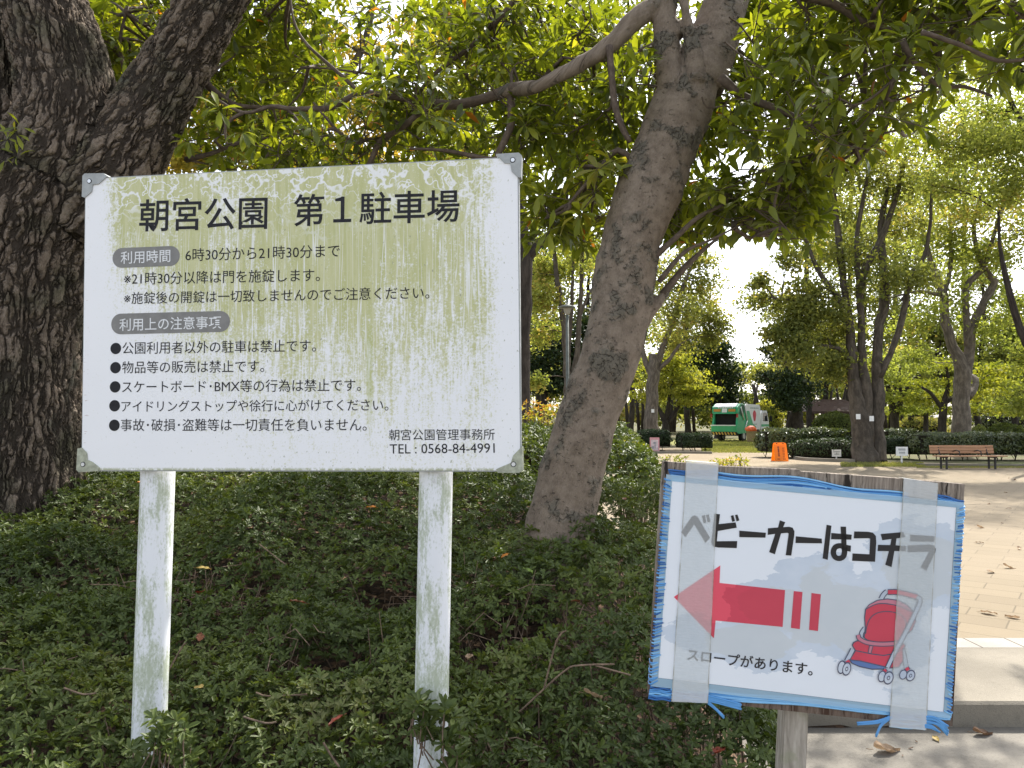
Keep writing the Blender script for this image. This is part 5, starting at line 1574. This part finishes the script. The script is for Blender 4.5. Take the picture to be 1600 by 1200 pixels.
# new growth on the mound, seen beyond the leaning tree
def shoots(name, label, c, rad, n, group, tint0=.5, red=0):
    c, rad = np.array(c, float), np.array(rad, float)
    root = thing(name, (c[0], c[1], c[2] - rad[2]), label, "shrub", group)
    P = c + rand_dirs(n) * (rng.random(n) ** .5)[:, None] * rad
    A = norm(rng.normal(size=(n, 3)) * .35 + np.array((0, 0, 1.)))
    lv = MB()
    t = np.clip(tint0 + rng.normal(size=n) * .2 + red * sstep(P[:, 2], c[2] + rad[2] * .2, c[2] + rad[2] * .8), 0, .98)
    rosettes(lv, P, A, 8, .03, .055, .36, t, (15, 70))
    lv.build("foliage", M_SHOOT, root, attr="tint")
    tw = MB()
    for p in P[::2]:
        b = np.array((c[0] + (p[0] - c[0]) * .5, c[1] + (p[1] - c[1]) * .5, float(soil_z(np.array(c[0]), np.array(c[1])))))
        tw.tube([b, (b + p) / 2 + rng.normal(size=3) * .03, p], .003, 4, cap=False)
    tw.build("twigs", M_TWIG, root)
SG = "yellow green shrubs growing through the azaleas"
shoots("young_shrub", "yellow green shrub with reddish tips right of the notice board", (.26, 7.2, 1.50), (.36, .4, .30), 420, SG, .5, .5)
shoots("young_shrub", "yellow green shrub right of the leaning trunk", (.98, 6.1, 1.24), (.18, .4, .20), 190, SG, .4)
shoots("young_shrub", "yellow green tuft showing above the left end of the stroller sign", (*at(1140, 722, 8.0)[:2], 1.14), (.22, .25, .07), 60, SG, .5)
shoots("young_shrub", "dull green shrub between leaning trunk and pink bordered sign", (*at(1050, 735, 7.2)[:2], 1.10), (.26, .3, .16), 110, SG, .3)

# ------------------------------------------------------------------ garbage truck
M_GREEN = plain("green_truck_paint", (.03, .37, .17), .35, .5, .08, 3, 0, .3)
M_TWHITE = plain("white_truck_paint", (.74, .75, .75), .35, .5, .06, 3, 0, .3)
M_BLACK = plain("black_rubber", (.018, .018, .019), .7, .3, .3, 8)
M_DARKIN = plain("dark_hopper_steel", (.014, .014, .014), .8, .3, .3, 6)
g = G("orange_plastic")
tl = g.new("ShaderNodeBsdfTranslucent"); g.put(tl.inputs[0], (.95, .42, .04))
M_ORANGE = g.done(g.mixsh(.5, g.bsdf(g.mix(g.noise(g.obj(), 5, 3), (.88, .33, .03), (.92, .39, .045)), .45), tl.outputs[0]))
M_AMBER = plain("amber_panel", (.50, .22, .03), .45, .4, .08, 5)
M_YELLOWP = plain("yellow_paint", (.62, .38, .06), .5, .4, .1, 5)
M_CHROME = plain("steel_rim", (.45, .45, .46), .4, .5, .15, 10, .6)
M_GLASS = plain("dark_window_glass", (.02, .026, .03), .08, .6, .1, 3)
M_REDM = plain("red_marking", (.55, .05, .08), .5, .4, .1, 10)
M_TAIL = plain("red_lamp_lens", (.40, .03, .02), .3, .5, .1, 10)

TH = R(40)
TF = np.array((math.sin(TH), math.cos(TH), 0)); TL = np.array((-math.cos(TH), math.sin(TH), 0)); TZ = np.array((0, 0, 1.))
t0 = ground_at(1131, 53)
AX = np.array((TF, TL, TZ))
def T(x, y, z): return t0 + TF * x + TL * y + TZ * z
truck = thing("garbage_truck", t0, "green and white garbage truck parked on grass with its rear hopper open", "truck")
W2 = .95
def tprism(mb, prof, y0, y1, mi=0):
    mb.prism([T(x, y0, z) for x, z in prof], TL * (y1 - y0), mi)
def tbox(mb, x0, x1, y0, y1, z0, z1, mi=0):
    mb.box(T((x0 + x1) / 2, (y0 + y1) / 2, (z0 + z1) / 2), (x1 - x0, y1 - y0, z1 - z0), mi, AX)
# tailgate: side cheeks, top hood, lower lip, dark mouth
tg = MB()
prof = [(-.02, .72), (-.05, 1.10), (.12, 1.22), (.30, 1.98), (.16, 2.02), (.22, 2.45), (.62, 2.68), (1.50, 2.70), (1.62, 2.3), (1.95, 1.0), (1.75, .62), (.3, .58)]
tprism(tg, prof, -W2, -W2 + .14); tprism(tg, prof, W2 - .14, W2)
tprism(tg, [(.14, 1.98), (.20, 2.46), (.62, 2.66), (1.45, 2.66), (1.45, 1.98)], -W2 + .141, W2 - .141)
tprism(tg, [(-.05, .72), (-.09, 1.16), (.02, 1.20), (.10, .72)], -W2 + .141, W2 - .141)
tgo = tg.build("tailgate", M_GREEN, truck)
mb = MB()
tbox(mb, .45, 1.4, -W2 + .142, W2 - .142, .70, 1.97)
mb.build("hopper_mouth", M_DARKIN, truck)
mb = MB(); tbox(mb, -.12, -.06, -W2 + .05, W2 - .05, 1.13, 1.20); mb.build("hopper_lip", M_TWHITE, tgo)
mb = MB(); tprism(mb, [(.20, 2.47), (.30, 2.56), (.62, 2.72), (1.50, 2.74), (1.50, 2.67), (.62, 2.665)], -W2 + .16, W2 - .1); mb.build("hood", M_TWHITE, tgo)
for y0, y1 in ((.30, .82), (-.80, -.28)):
    mb = MB(); tprism(mb, [(.137, 2.14), (.165, 2.32), (.150, 2.32), (.122, 2.14)], y0, y1); mb.build("amber_panel", M_AMBER, tgo)
mb = MB(); tprism(mb, [(.130, 2.08), (.176, 2.36), (.158, 2.36), (.112, 2.08)], -.18, .20); mb.build("emblem", M_TWHITE, tgo)
mb = MB()
for k in range(9):
    y = -.62 + k * .13
    tprism(mb, [(.170, 2.375), (.182, 2.45), (.170, 2.45), (.158, 2.375)], y, y + .09)
mb.build("hood_marking", M_TWHITE, tgo)
for y in (-W2 - .06, W2 - .02):
    mb = MB(); tbox(mb, .02, .14, y, y + .10, 1.72, 1.98); mb.build("tail_lamp", M_TAIL, tgo)
mb = MB()
tprism(mb, [(.45, 2.0), (.80, 2.62), (1.45, 2.60), (1.02, 1.75)], -W2 - .03, -W2 - .002)
mb.build("lift_arm_plate", plain("dark_green_paint", (.012, .10, .05), .5, .4, .2, 6), tgo)
mb = MB()
for a, b in (((.62, 2.45), (1.15, 1.55)), ((1.30, 2.62), (1.72, 1.50)), ((1.72, 1.50), (1.25, .85))):
    mb.tube([T(a[0], -W2 - .05, a[1]), T(b[0], -W2 - .05, b[1])], .045, 8)
mb.build("lift_ram", M_TWHITE, tgo)
# striped bumper
mb = MB()
tbox(mb, .0, .12, -.92, .92, .50, .70, 1)
for k in range(8):
    y = -.88 + k * .225
    mb.prism([T(-.006, y, .51), T(-.006, y + .11, .51), T(-.006, y + .19, .69), T(-.006, y + .08, .69)], TF * .005, 0)
mb.build("bumper", [M_YELLOWP, M_BLACK], truck)
# body
mb = MB()
body = [(1.64, .85), (1.98, 1.0), (1.66, 2.3), (1.56, 2.62), (1.75, 2.70), (4.15, 2.68), (4.30, 2.50), (4.30, .85)]
tprism(mb, body, -W2 + .02, W2 - .02)
bd = mb.build("body", M_TWHITE, truck)
mb = MB()
tprism(mb, [(2.0, .99), (1.72, 2.2), (2.25, 2.2), (2.9, 1.25), (3.6, .99)], -W2 + .008, -W2 + .019); mb.build("side_panel", M_GREEN, bd)
mb = MB()
mb.prism([T(3.2 + .28 * math.cos(a) * (1 + .15 * math.sin(3 * a)), -W2 + .008, 1.85 + .40 * math.sin(a)) for a in np.linspace(0, 6.283, 18, endpoint=False)], TL * .011); mb.build("side_emblem", M_REDM, bd)
mb = MB()
for k in range(5): tbox(mb, 2.45 + k * .32, 2.68 + k * .32, -W2 + .010, -W2 + .018, 2.36, 2.46)
for k in range(4): tbox(mb, 2.85 + k * .2, 2.98 + k * .2, -W2 + .010, -W2 + .018, 1.20, 1.27)
mb.build("side_marking", plain("grey_marking", (.33, .38, .36), .5), bd)
# chassis
mb = MB(); tbox(mb, .6, 5.9, -.75, .75, .42, .84); mb.build("chassis", M_BLACK, truck)
# cab
mb = MB()
tprism(mb, [(4.46, .55), (4.46, 2.05), (4.62, 2.25), (5.55, 2.25), (5.95, 1.45), (6.0, .55)], -W2 + .02, W2 - .02)
cab = mb.build("cab", M_TWHITE, truck)
mb = MB(); tprism(mb, [(4.80, 1.45), (4.80, 2.08), (5.48, 2.10), (5.78, 1.45)], -W2 + .008, -W2 + .019); mb.build("side_window", M_GLASS, cab)
mb = MB(); mb.prism([T(5.60, -.82, 2.20), T(5.965, -.82, 1.47), T(5.965, .82, 1.47), T(5.60, .82, 2.20)], TF * .02); mb.build("windscreen", M_GLASS, cab)
mb = MB(); tprism(mb, [(4.48, 1.05), (4.48, 1.22), (5.94, 1.22), (5.95, 1.05)], -W2 + .010, -W2 + .019); mb.build("green_stripe", M_GREEN, cab)
mb = MB(); mb.tube([T(5.6, -W2 + .02, 1.9), T(5.85, -W2 - .16, 1.95), T(5.85, -W2 - .16, 1.5)], .018, 6); tbox(mb, 5.82, 5.87, -W2 - .26, -W2 - .08, 1.45, 1.85); mb.build("mirror", M_BLACK, cab)
for x in (1.3, 4.95):
    for y0, s in ((-W2 + .04, 1), (W2 - .30, 1)):
        mb = MB()
        ang = np.linspace(0, 2 * np.pi, 26, endpoint=False)
        mb.prism([T(x + .40 * math.cos(a), y0, .40 + .40 * math.sin(a)) for a in ang], TL * .26)
        wh = mb.build("wheel", M_BLACK, truck)
        mb = MB(); mb.prism([T(x + .22 * math.cos(a), y0 - .012, .40 + .22 * math.sin(a)) for a in ang], TL * .284); mb.build("rim", M_CHROME, wh)
# basket and orange bag beside it
bx = ground_at(1174, 51.2)
def lathe(mb, c, prof, seg=18, mi=0, squash=1.0):
    ang = np.arange(seg) / seg * 2 * np.pi
    V = [(c[0] + r_ * math.cos(a), c[1] + r_ * math.sin(a) * squash, c[2] + z) for r_, z in prof for a in ang]
    f = [(k * seg + i, k * seg + (i + 1) % seg, (k + 1) * seg + (i + 1) % seg, (k + 1) * seg + i) for k in range(len(prof) - 1) for i in range(seg)]
    f += [tuple(range(seg - 1, -1, -1)), tuple((len(prof) - 1) * seg + i for i in range(seg))]
    mb.add(V, f, mi, True)
mb = MB(); lathe(mb, bx, [(.28, 0), (.30, .1), (.34, .55), (.36, .74), (.38, .76), (.36, .79), (.31, .79), (.29, .70)])
tag(mb.build("litter_basket", plain("tan_wicker", (.30, .23, .13), .8, .2, .35, 40), loc=bx), "tan litter basket standing on the grass beside the garbage truck", "basket")
mb = MB()
seg = 20
prof_ = [(.10, .0), (.32, .05), (.40, .16), (.36, .28), (.22, .38), (.07, .44)]
V, f = [], []
for k, (r_, z) in enumerate(prof_):
    for i in range(seg):
        a = i / seg * 6.2832
        w = 1 + .16 * mnoise.noise(Vector((math.cos(a) * 2, math.sin(a) * 2, z * 5)))
        V.append((bx[0] + r_ * w * math.cos(a) - .03, bx[1] + r_ * w * math.sin(a), .72 + z + .04 * mnoise.noise(Vector((a, z * 9, 1)))))
f = [(k * seg + i, k * seg + (i + 1) % seg, (k + 1) * seg + (i + 1) % seg, (k + 1) * seg + i) for k in range(5) for i in range(seg)]
f += [tuple(range(seg - 1, -1, -1)), tuple(5 * seg + i for i in range(seg))]
mb.add(V, f, 0, True)
tag(mb.build("plastic_bag", plain("orange_bag_plastic", (.72, .12, .03), .35, .5, .15, 12), loc=(bx[0], bx[1], .72)), "crumpled orange bag resting on top of the tan basket", "bag")

# ------------------------------------------------------------------ pavilion, lamp, bench, boards
pv = ground_at(1296, 60)
pav = thing("pavilion", pv, "low brown roofed park pavilion behind the round shrub", "pavilion")
M_ROOF = plain("brown_roof", (.085, .050, .042), .7, .3, .2, 6)
mb = MB()
z0 = at(800, 643, 60)[2]; z1 = at(800, 624, 60)[2]
hw_, hd = 2.5, 2.0
mb.add([(pv[0] - hw_, 58, z0), (pv[0] + hw_, 58, z0), (pv[0] + hw_, 62, z0), (pv[0] - hw_, 62, z0), (pv[0] - 1.2, 60, z1), (pv[0] + 1.2, 60, z1)],
       [(0, 1, 5, 4), (1, 2, 5), (2, 3, 4, 5), (3, 0, 4), (3, 2, 1, 0)])
mb.build("roof", M_ROOF, pav)
mb = MB(); mb.box((pv[0], 57.95, z0 - .10), (5.0, .06, .16)); mb.build("eave_board", M_ROOF, pav)
for sx in (-1.9, 1.9):
    for sy in (58.5, 61.5):
        mb = MB(); mb.box((pv[0] + sx, sy, (z0 - .02) / 2), (.14, .14, z0 - .02)); mb.build("post", M_ROOF, pav)

M_LAMP = plain("grey_green_lamp_paint", (.095, .105, .095), .65, .25, .15, 10)
lp = ground_at(887, 25)
lamp = thing("street_lamp", lp, "slim grey park lamp with a flat round head left of the leaning tree", "street lamp")
zt = at(800, 478, 25)[2]
mb = MB(); mb.tube([(lp[0], lp[1], -.05), (lp[0], lp[1], .6), (lp[0], lp[1], zt - .25)], [.075, .06, .05], 14); mb.build("pole", M_LAMP, lamp)
mb = MB(); lathe(mb, (lp[0], lp[1], zt - .30), [(.05, 0), (.09, .05), (.13, .20), (.14, .22)], 16); mb.build("lamp_shade", plain("lamp_diffuser", (.26, .26, .24), .5), lamp)
mb = MB(); lathe(mb, (lp[0], lp[1], zt - .08), [(.26, 0), (.275, .03), (.26, .06), (.10, .11), (.03, .17), (.02, .30), (.035, .33), (.01, .37)], 24); mb.build("cap", M_LAMP, lamp)

def mat_slat():
    g = G("bench_slat_wood")
    n = g.noise(g.map(g.obj(), (2, 30, 30)), 1, 4)
    c = g.ramp(n, [(.3, (.30, .16, .085)), (.7, (.46, .26, .15))])
    return g.done(g.bsdf(c, .6, None, .35))
M_SLAT = mat_slat()
M_IRON = plain("dark_iron", (.03, .028, .026), .6, .4, .2, 20)
b0, b1 = ground_at(1465, 24), ground_at(1561, 24.3)
bc = (b0 + b1) / 2
bw = b1[0] - b0[0]
bench = thing("park_bench", bc, "long wooden slatted park bench on dark legs in front of the hedge", "bench")
mb = MB()
for k, zc_ in enumerate((.53, .62, .71)):
    mb.box((bc[0] - .03, bc[1] + .36 + k * .02, zc_), (bw * .96, .028, .080))
mb.build("backrest", M_SLAT, bench)
mb = MB()
for k in range(4):
    mb.box((bc[0] + .05, bc[1] - .10 + k * .115, .415), (bw, .10, .034))
mb.build("seat", M_SLAT, bench)
for sx in (-.36, .36):
    mb = MB()
    x = bc[0] + sx * bw
    mb.box((x, bc[1] - .06, .195), (.045, .05, .40)); mb.box((x, bc[1] + .26, .195), (.045, .05, .40)); mb.box((x, bc[1] + .09, .375), (.055, .40, .04))
    mb.tube([(x, bc[1] + .26, .38), (x, bc[1] + .36, .55), (x, bc[1] + .42, .74)], .022, 8)
    mb.build("leg", M_IRON, bench)
for sx in (-.15, .17):
    mb = MB()
    x = bc[0] + sx * bw
    mb.tube([(x, bc[1] - .02, .43), (x, bc[1], .56), (x, bc[1] + .16, .60), (x, bc[1] + .35, .56)], .018, 8)
    mb.build("armrest", M_IRON, bench)

# orange board
ob = ground_at(1217.5, 28.8)
aboard = thing("caution_board", ob, "orange plastic folding caution board on the sandy path before the glossy hedge", "sign")
def board_outline(w, h, z0=0.0):
    return [(-w / 2, z0), (w / 2, z0), (w * .455, h - .06), (w * .42, h - .015), (w * .34, h), (-w * .34, h), (-w * .42, h - .015), (-w * .455, h - .06)]
for sgn in (-1, 1):
    mb = MB()
    mb.prism([(ob[0] + u, ob[1] + sgn * (.20 - .17 * (v / .70)), v) for u, v in board_outline(.52, .70)], (0, .022, 0))
    pn_ = mb.build("panel", M_ORANGE, aboard)
    if sgn < 0:
        def onb(u, v, e=.004): return (ob[0] + u, ob[1] - (.20 - .17 * (v / .70)) - e, v)
        mk = MB()
        def quad(u0, u1, v0, v1): mk.add([onb(u0, v0), onb(u1, v0), onb(u1, v1), onb(u0, v1)], [(0, 1, 2, 3)])
        quad(-.16, -.10, .655, .685); quad(.08, .14, .655, .685)
        mk.build("grip_slot", M_BLACK, pn_)
        mk = MB()
        mk.add([onb(-.085 + .035 * math.cos(a), .53 + .035 * math.sin(a)) for a in np.linspace(0, 6.283, 14, endpoint=False)], [tuple(range(14))])
        quad(-.115, -.055, .33, .49); quad(-.115, -.09, .18, .32); quad(-.08, -.055, .18, .32)
        for k in range(4):
            v = .50 - k * .10
            quad(.06, .15, v, v + .012); quad(.075, .087, v - .05, v + .012); quad(.12, .132, v - .05, v + .012); quad(.06, .15, v - .055, v - .043)
        quad(-.16, -.06, .07, .10); quad(.05, .16, .07, .10)
        mk.build("marking", plain("dark_orange_print", (.26, .05, .01), .5), pn_)

def stake_sign(label, px, d, w, z0, z1, rows):
    c = ground_at(px, d)
    r_ = thing("stake_sign", c, label, "sign", "small white signs on stakes")
    mb = MB(); mb.box((c[0], c[1], (z0 + z1) / 2), (w, .014, z1 - z0)); pl_ = mb.build("panel", M_WHITEPAINT, r_)
    mb = MB(); mb.box((c[0], c[1] + .030, (z1 - .04) / 2), (.045, .04, z1 - .04)); mb.build("stake", M_WHITEPAINT, r_)
    mk = MB()
    hh = z1 - z0
    for (a, b, v0, v1) in rows:
        x = a
        while x < b:
            e = min(b, x + .045)
            mk.add([(c[0] + w * (x - .5), c[1] - .0095, z0 + hh * v0), (c[0] + w * (e - .5), c[1] - .0095, z0 + hh * v0), (c[0] + w * (e - .5), c[1] - .0095, z0 + hh * v1), (c[0] + w * (x - .5), c[1] - .0095, z0 + hh * v1)], [(0, 1, 2, 3)])
            x += .065
    mk.build("lettering", plain("grey_lettering", (.30, .31, .33), .6), pl_)
stake_sign("small white sign on a low stake before the dark low bush", 1306, 29.7, .36, .12, .40, [(.15, .85, .60, .78), (.25, .8, .28, .45)])
stake_sign("small white sign on a tall stake between the twin trunk and the bench", 1408, 26.7, .42, .30, .62, [(.2, .8, .58, .82), (.25, .75, .25, .45)])
pc = ground_at(1022.5, 36.2)
pk = thing("pink_sign", pc, "small pink bordered sign board standing before the round topped hedge", "sign")
mb = MB(); mb.box((pc[0], pc[1], .37), (.46, .016, .70)); pp = mb.build("panel", plain("pink_paint", (.62, .30, .33), .5, .4, .1, 6), pk)
mb = MB(); mb.box((pc[0], pc[1] - .010, .36), (.34, .004, .50)); mb.build("poster", plain("poster_paper", (.62, .52, .54), .5, .4, .2, 9), pp)
mb = MB(); mb.box((pc[0] + .02, pc[1] - .0125, .30), (.05, .003, .20)); mb.box((pc[0] + .0, pc[1] - .0125, .46), (.12, .003, .10)); mb.box((pc[0] - .08, pc[1] - .0125, .24), (.09, .003, .12)); mb.build("marking", plain("grey_poster_print", (.28, .28, .31), .6), pp)
for sx in (-.17, .17):
    mb = MB(); mb.box((pc[0] + sx, pc[1] + .03, .2), (.03, .04, .44)); mb.build("stake", M_IRON, pk)

# planting-bed kerbs, verge and lawn
mb = MB()
def kerb_line(rows, w=.16, h=.12):
    q = smooth_path([(*ground_at(px, d)[:2], 0) for px, d in rows], .4)[:, :2]
    t = norm(np.gradient(q, axis=0)); s = np.stack([-t[:, 1], t[:, 0]], -1) * w / 2
    n = len(q)
    V = [(x, y, -.03) for x, y in q + s] + [(x, y, h) for x, y in q + s * .9] + [(x, y, h) for x, y in q - s * .9] + [(x, y, -.03) for x, y in q - s]
    f = [(k * n + i, (k + 1) * n + i, (k + 1) * n + i + 1, k * n + i + 1) for k in range(3) for i in range(n - 1)]
    f += [(0, 3 * n, 2 * n, n), (n - 1, 2 * n - 1, 3 * n - 1, 4 * n - 1)]
    mb.add(V, f)
kerb_line([(1240, 31.0), (1246, 29.6), (1275, 28.6), (1330, 27.9), (1345, 27.8)])
tag(mb.build("bed_kerb", M_CONC, loc=ground_at(1290, 28.5)), "low curved concrete kerb before the glossy hedge and dark bushes", "kerb")
mb = MB(); kerb_line([(1430, 25.9), (1500, 25.6), (1660, 25.2)], .16, .08)
tag(mb.build("bed_kerb", M_CONC, loc=ground_at(1540, 25.5)), "straight low kerb at the foot of the hedge behind the bench", "kerb")
mb = MB(); kerb_line([(1006, 35.4), (1060, 35.2), (1112, 34.8)], .2, .1)
tag(mb.build("bed_kerb", M_CONC, loc=ground_at(1060, 35)), "low dark kerb below the pink bordered sign", "kerb")

def grass(name, label, px0, px1, d0, d1, n, h):
    mb = MB()
    px = rng.uniform(px0, px1, n); d = rng.uniform(d0, d1, n)
    x = (px - 800) / FPX * d
    P = np.stack([x, d, np.full(n, -.01)], -1)
    D = norm(rng.normal(size=(n, 3)) * .45 + np.array((0, 0, 1.)))
    add_leaves(mb, P, D, rand_dirs(n), rng.uniform(.5, 1.2, n) * h, np.full(n, h * .16), np.clip(.5 + (vnoise(x * 1.5, d * 1.5, 4) - .5) * .9 + rng.normal(size=n) * .15, 0, 1))
    tag(mb.build(name, M_LAWN, attr="tint"), label, None, None, 'stuff')
M_LAWN = leafmat("lawn_blade", [(0, (.16, .18, .055)), (.5, (.25, .26, .085)), (1, (.38, .34, .14))], .35, (1.2, 1.2, .5), .6, .2)
sheet("lawn", [(11.6, 36), (24, 36), (34, 62), (8, 62)], .002, M_GRASSGROUND, 'structure', "sunlit lawn under the garbage truck")
grass("lawn_grass", "bright short grass around the garbage truck", 1095, 1240, 35.5, 56, 16000, .13)
grass("verge_grass", "thin strip of grass along the sandy plaza edge near the twin trunk", 1312, 1440, 25.2, 27.2, 5000, .09)
grass("verge_grass", "thin grass under the bench", 1430, 1640, 24.6, 25.4, 3000, .06)

# ------------------------------------------------------------------ fallen leaves
def litter_leaf(kind):
    mb = MB()
    m, n = 9, 5
    V = []
    for i in range(m):
        t = i / (m - 1)
        w = math.sin(math.pi * min(1, t * 1.02) ** .8) * .5 + .02
        for j in range(n):
            s = j / (n - 1) * 2 - 1
            u = s * w * (.48 + .05 * math.sin(i * 2.3 + kind))
            z = .10 * abs(s) ** 1.5 * (1.4 if kind else .7) + .10 * math.sin(t * 3 + kind * 2) * (.5 + kind * .4) + .03 * math.sin(i * 1.9 + j)
            V.append((t - .5, u, z + .05))
    mb.add(np.array(V), [(i * n + j, (i + 1) * n + j, (i + 1) * n + j + 1, i * n + j + 1) for i in range(m - 1) for j in range(n - 1)], 0, True)
    mb.tube([(-.5, 0, .06), (-.62, .02, .05), (-.72, .05, .05)], .012, 4)
    return mb
def litter_mat(name, c, tr=.25):
    g = G(name)
    n = g.noise(g.obj(), 5, 5, .6)
    col = g.mix(g.sm(n, .35, .65), c, tuple(x * .55 for x in c))
    t = g.new("ShaderNodeBsdfTranslucent"); g.put(t.inputs[0], col)
    return g.done(g.mixsh(tr, g.bsdf(col, .6), t.outputs[0]))
LM = {"yellow": litter_mat("yellow_dead_leaf", (.50, .36, .10)), "red": litter_mat("red_dead_leaf", (.22, .035, .015)), "orange": litter_mat("orange_dead_leaf", (.62, .22, .025)),
      "rust": litter_mat("rust_dead_leaf", (.24, .085, .035)), "tan": litter_mat("tan_dead_leaf", (.42, .29, .18)), "brown": litter_mat("brown_dead_leaf", (.18, .105, .06)), "green": litter_mat("pale_green_leaf", (.20, .30, .05))}
PROTO = {}
def drop(kind, color, P, size, label, group, rot=None):
    key = (kind, color)
    if key not in PROTO:
        o = litter_leaf(kind).build("fallen_leaf", LM[color])
        PROTO[key] = o
    else:
        o = PROTO[key].copy(); COL.objects.link(o)
    o.location = Vector(P); o.scale = (size,) * 3
    o.rotation_euler = rot or (random.uniform(-.35, .35), random.uniform(-.35, .35), random.uniform(0, 6.28))
    return tag(o, label, "leaf", group)
LG = "dead leaves lying on the azaleas"
def on_bed(px, py):
    """where the photo ray meets the top of the azaleas"""
    for d in np.arange(1.6, 8, .02):
        p = at(px, py, d)
        if p[2] < float(bed_top(np.array(p[0]), np.array(p[1]))) + .02: return p + np.array((0, -.02, .012))
    return at(px, py, 3)
for px, py, col, sz, lab in ((581, 797, "orange", .085, "bright orange dead leaf on the azaleas left of the right pole, below the board"), (321, 893, "yellow", .085, "curled yellow leaf caught over the bare twiggy patch"),
                             (316, 931, "red", .085, "dark red leaf lying in the bare twiggy patch"), (467, 946, "rust", .09, "rust brown leaf in the second bare gap between the poles"),
                             (316, 1000, "rust", .07, "orange brown leaf right of the left pole, under the red leaf"), (315, 1079, "yellow", .065, "small pale yellow leaf low between the poles"),
                             (528, 1130, "red", .07, "deep red leaf at the bottom, left of the right pole"), (789, 873, "orange", .06, "orange leaf just right of the right pole"), (733, 1032, "tan", .07, "tan leaf half hidden right of the right pole"),
                             (925, 1090, "tan", .08, "tan curled leaf among bare twigs left of the stroller sign"), (1122, 1178, "red", .085, "red and yellow leaf under the stroller sign"), (975, 784, "rust", .07, "rust leaf right of the leaning trunk"),
                             (900, 945, "rust", .08, "rust leaf in the bare gap below the leaning trunk"), (825, 897, "green", .08, "pale green fresh leaf below the leaning trunk"), (556, 738, "red", .06, "red leaf just under the board edge"), (222, 757, "orange", .05, "orange leaf left of the left pole under the board")):
    drop(0 if col != "tan" else 1, col, on_bed(px, py), sz * .78, lab, LG)
PG = "dry leaves scattered on the paving"
def on_ground(px, py):
    dz = at(px, py, 1.0)[2] - CZ
    d = -CZ / dz
    if d < KY: d = (LOW - CZ) / dz
    p = at(px, py, d); p[2] += .004
    return p
for k, (px, py, sz) in enumerate(((1548, 895, .13), (1577, 888, .13), (1545, 960, .13), (1581, 966, .10), (1566, 818, .06), (1532, 825, .12))):
    drop(k % 2, "tan" if k != 4 else "brown", on_ground(px, py), sz, ("curled tan leaf, left of a pair on the paving beside the stroller sign", "tan leaf, right of a pair on the paving beside the stroller sign", "long tan leaf just above the pale block strip", "short tan leaf by the picture edge above the block strip",
                                                      "small dark brown leaf on the sunny paving", "faded tan leaf nearest the sign edge on the sunny paving")[k], PG)
drop(1, "tan", on_ground(1385, 1175), .16, "large curled tan leaf on the road at the azalea edge", PG, (.1, .1, .2))
drop(0, "yellow", on_ground(1463, 1157), .06, "small yellow leaf on the road below the stroller sign", PG)
drop(1, "brown", on_ground(1535, 1148), .12, "yellow brown crumpled leaf at the foot of the kerb", PG, (.1, .1, .1))
for _ in range(60):
    px = random.uniform(1100, 1640); d = random.uniform(6, 24)
    x = (px - 800) / FPX * d
    if x < 1.9 or random.random() < .3: continue
    drop(random.randint(0, 1), random.choice(("tan", "brown", "tan")), (x, d, .006), random.uniform(.05, .10), "small dry brown leaf scattered on the sunlit tan plaza", "small leaves scattered across the plaza")
for _ in range(30):
    px = random.uniform(1380, 1640); d = random.uniform(2.6, 4.15)
    drop(random.randint(0, 1), "brown", ((px - 800) / FPX * d, d, LOW + .004), random.uniform(.015, .035), "tiny brown leaf crumb on the grey road", "tiny crumbs on the road")
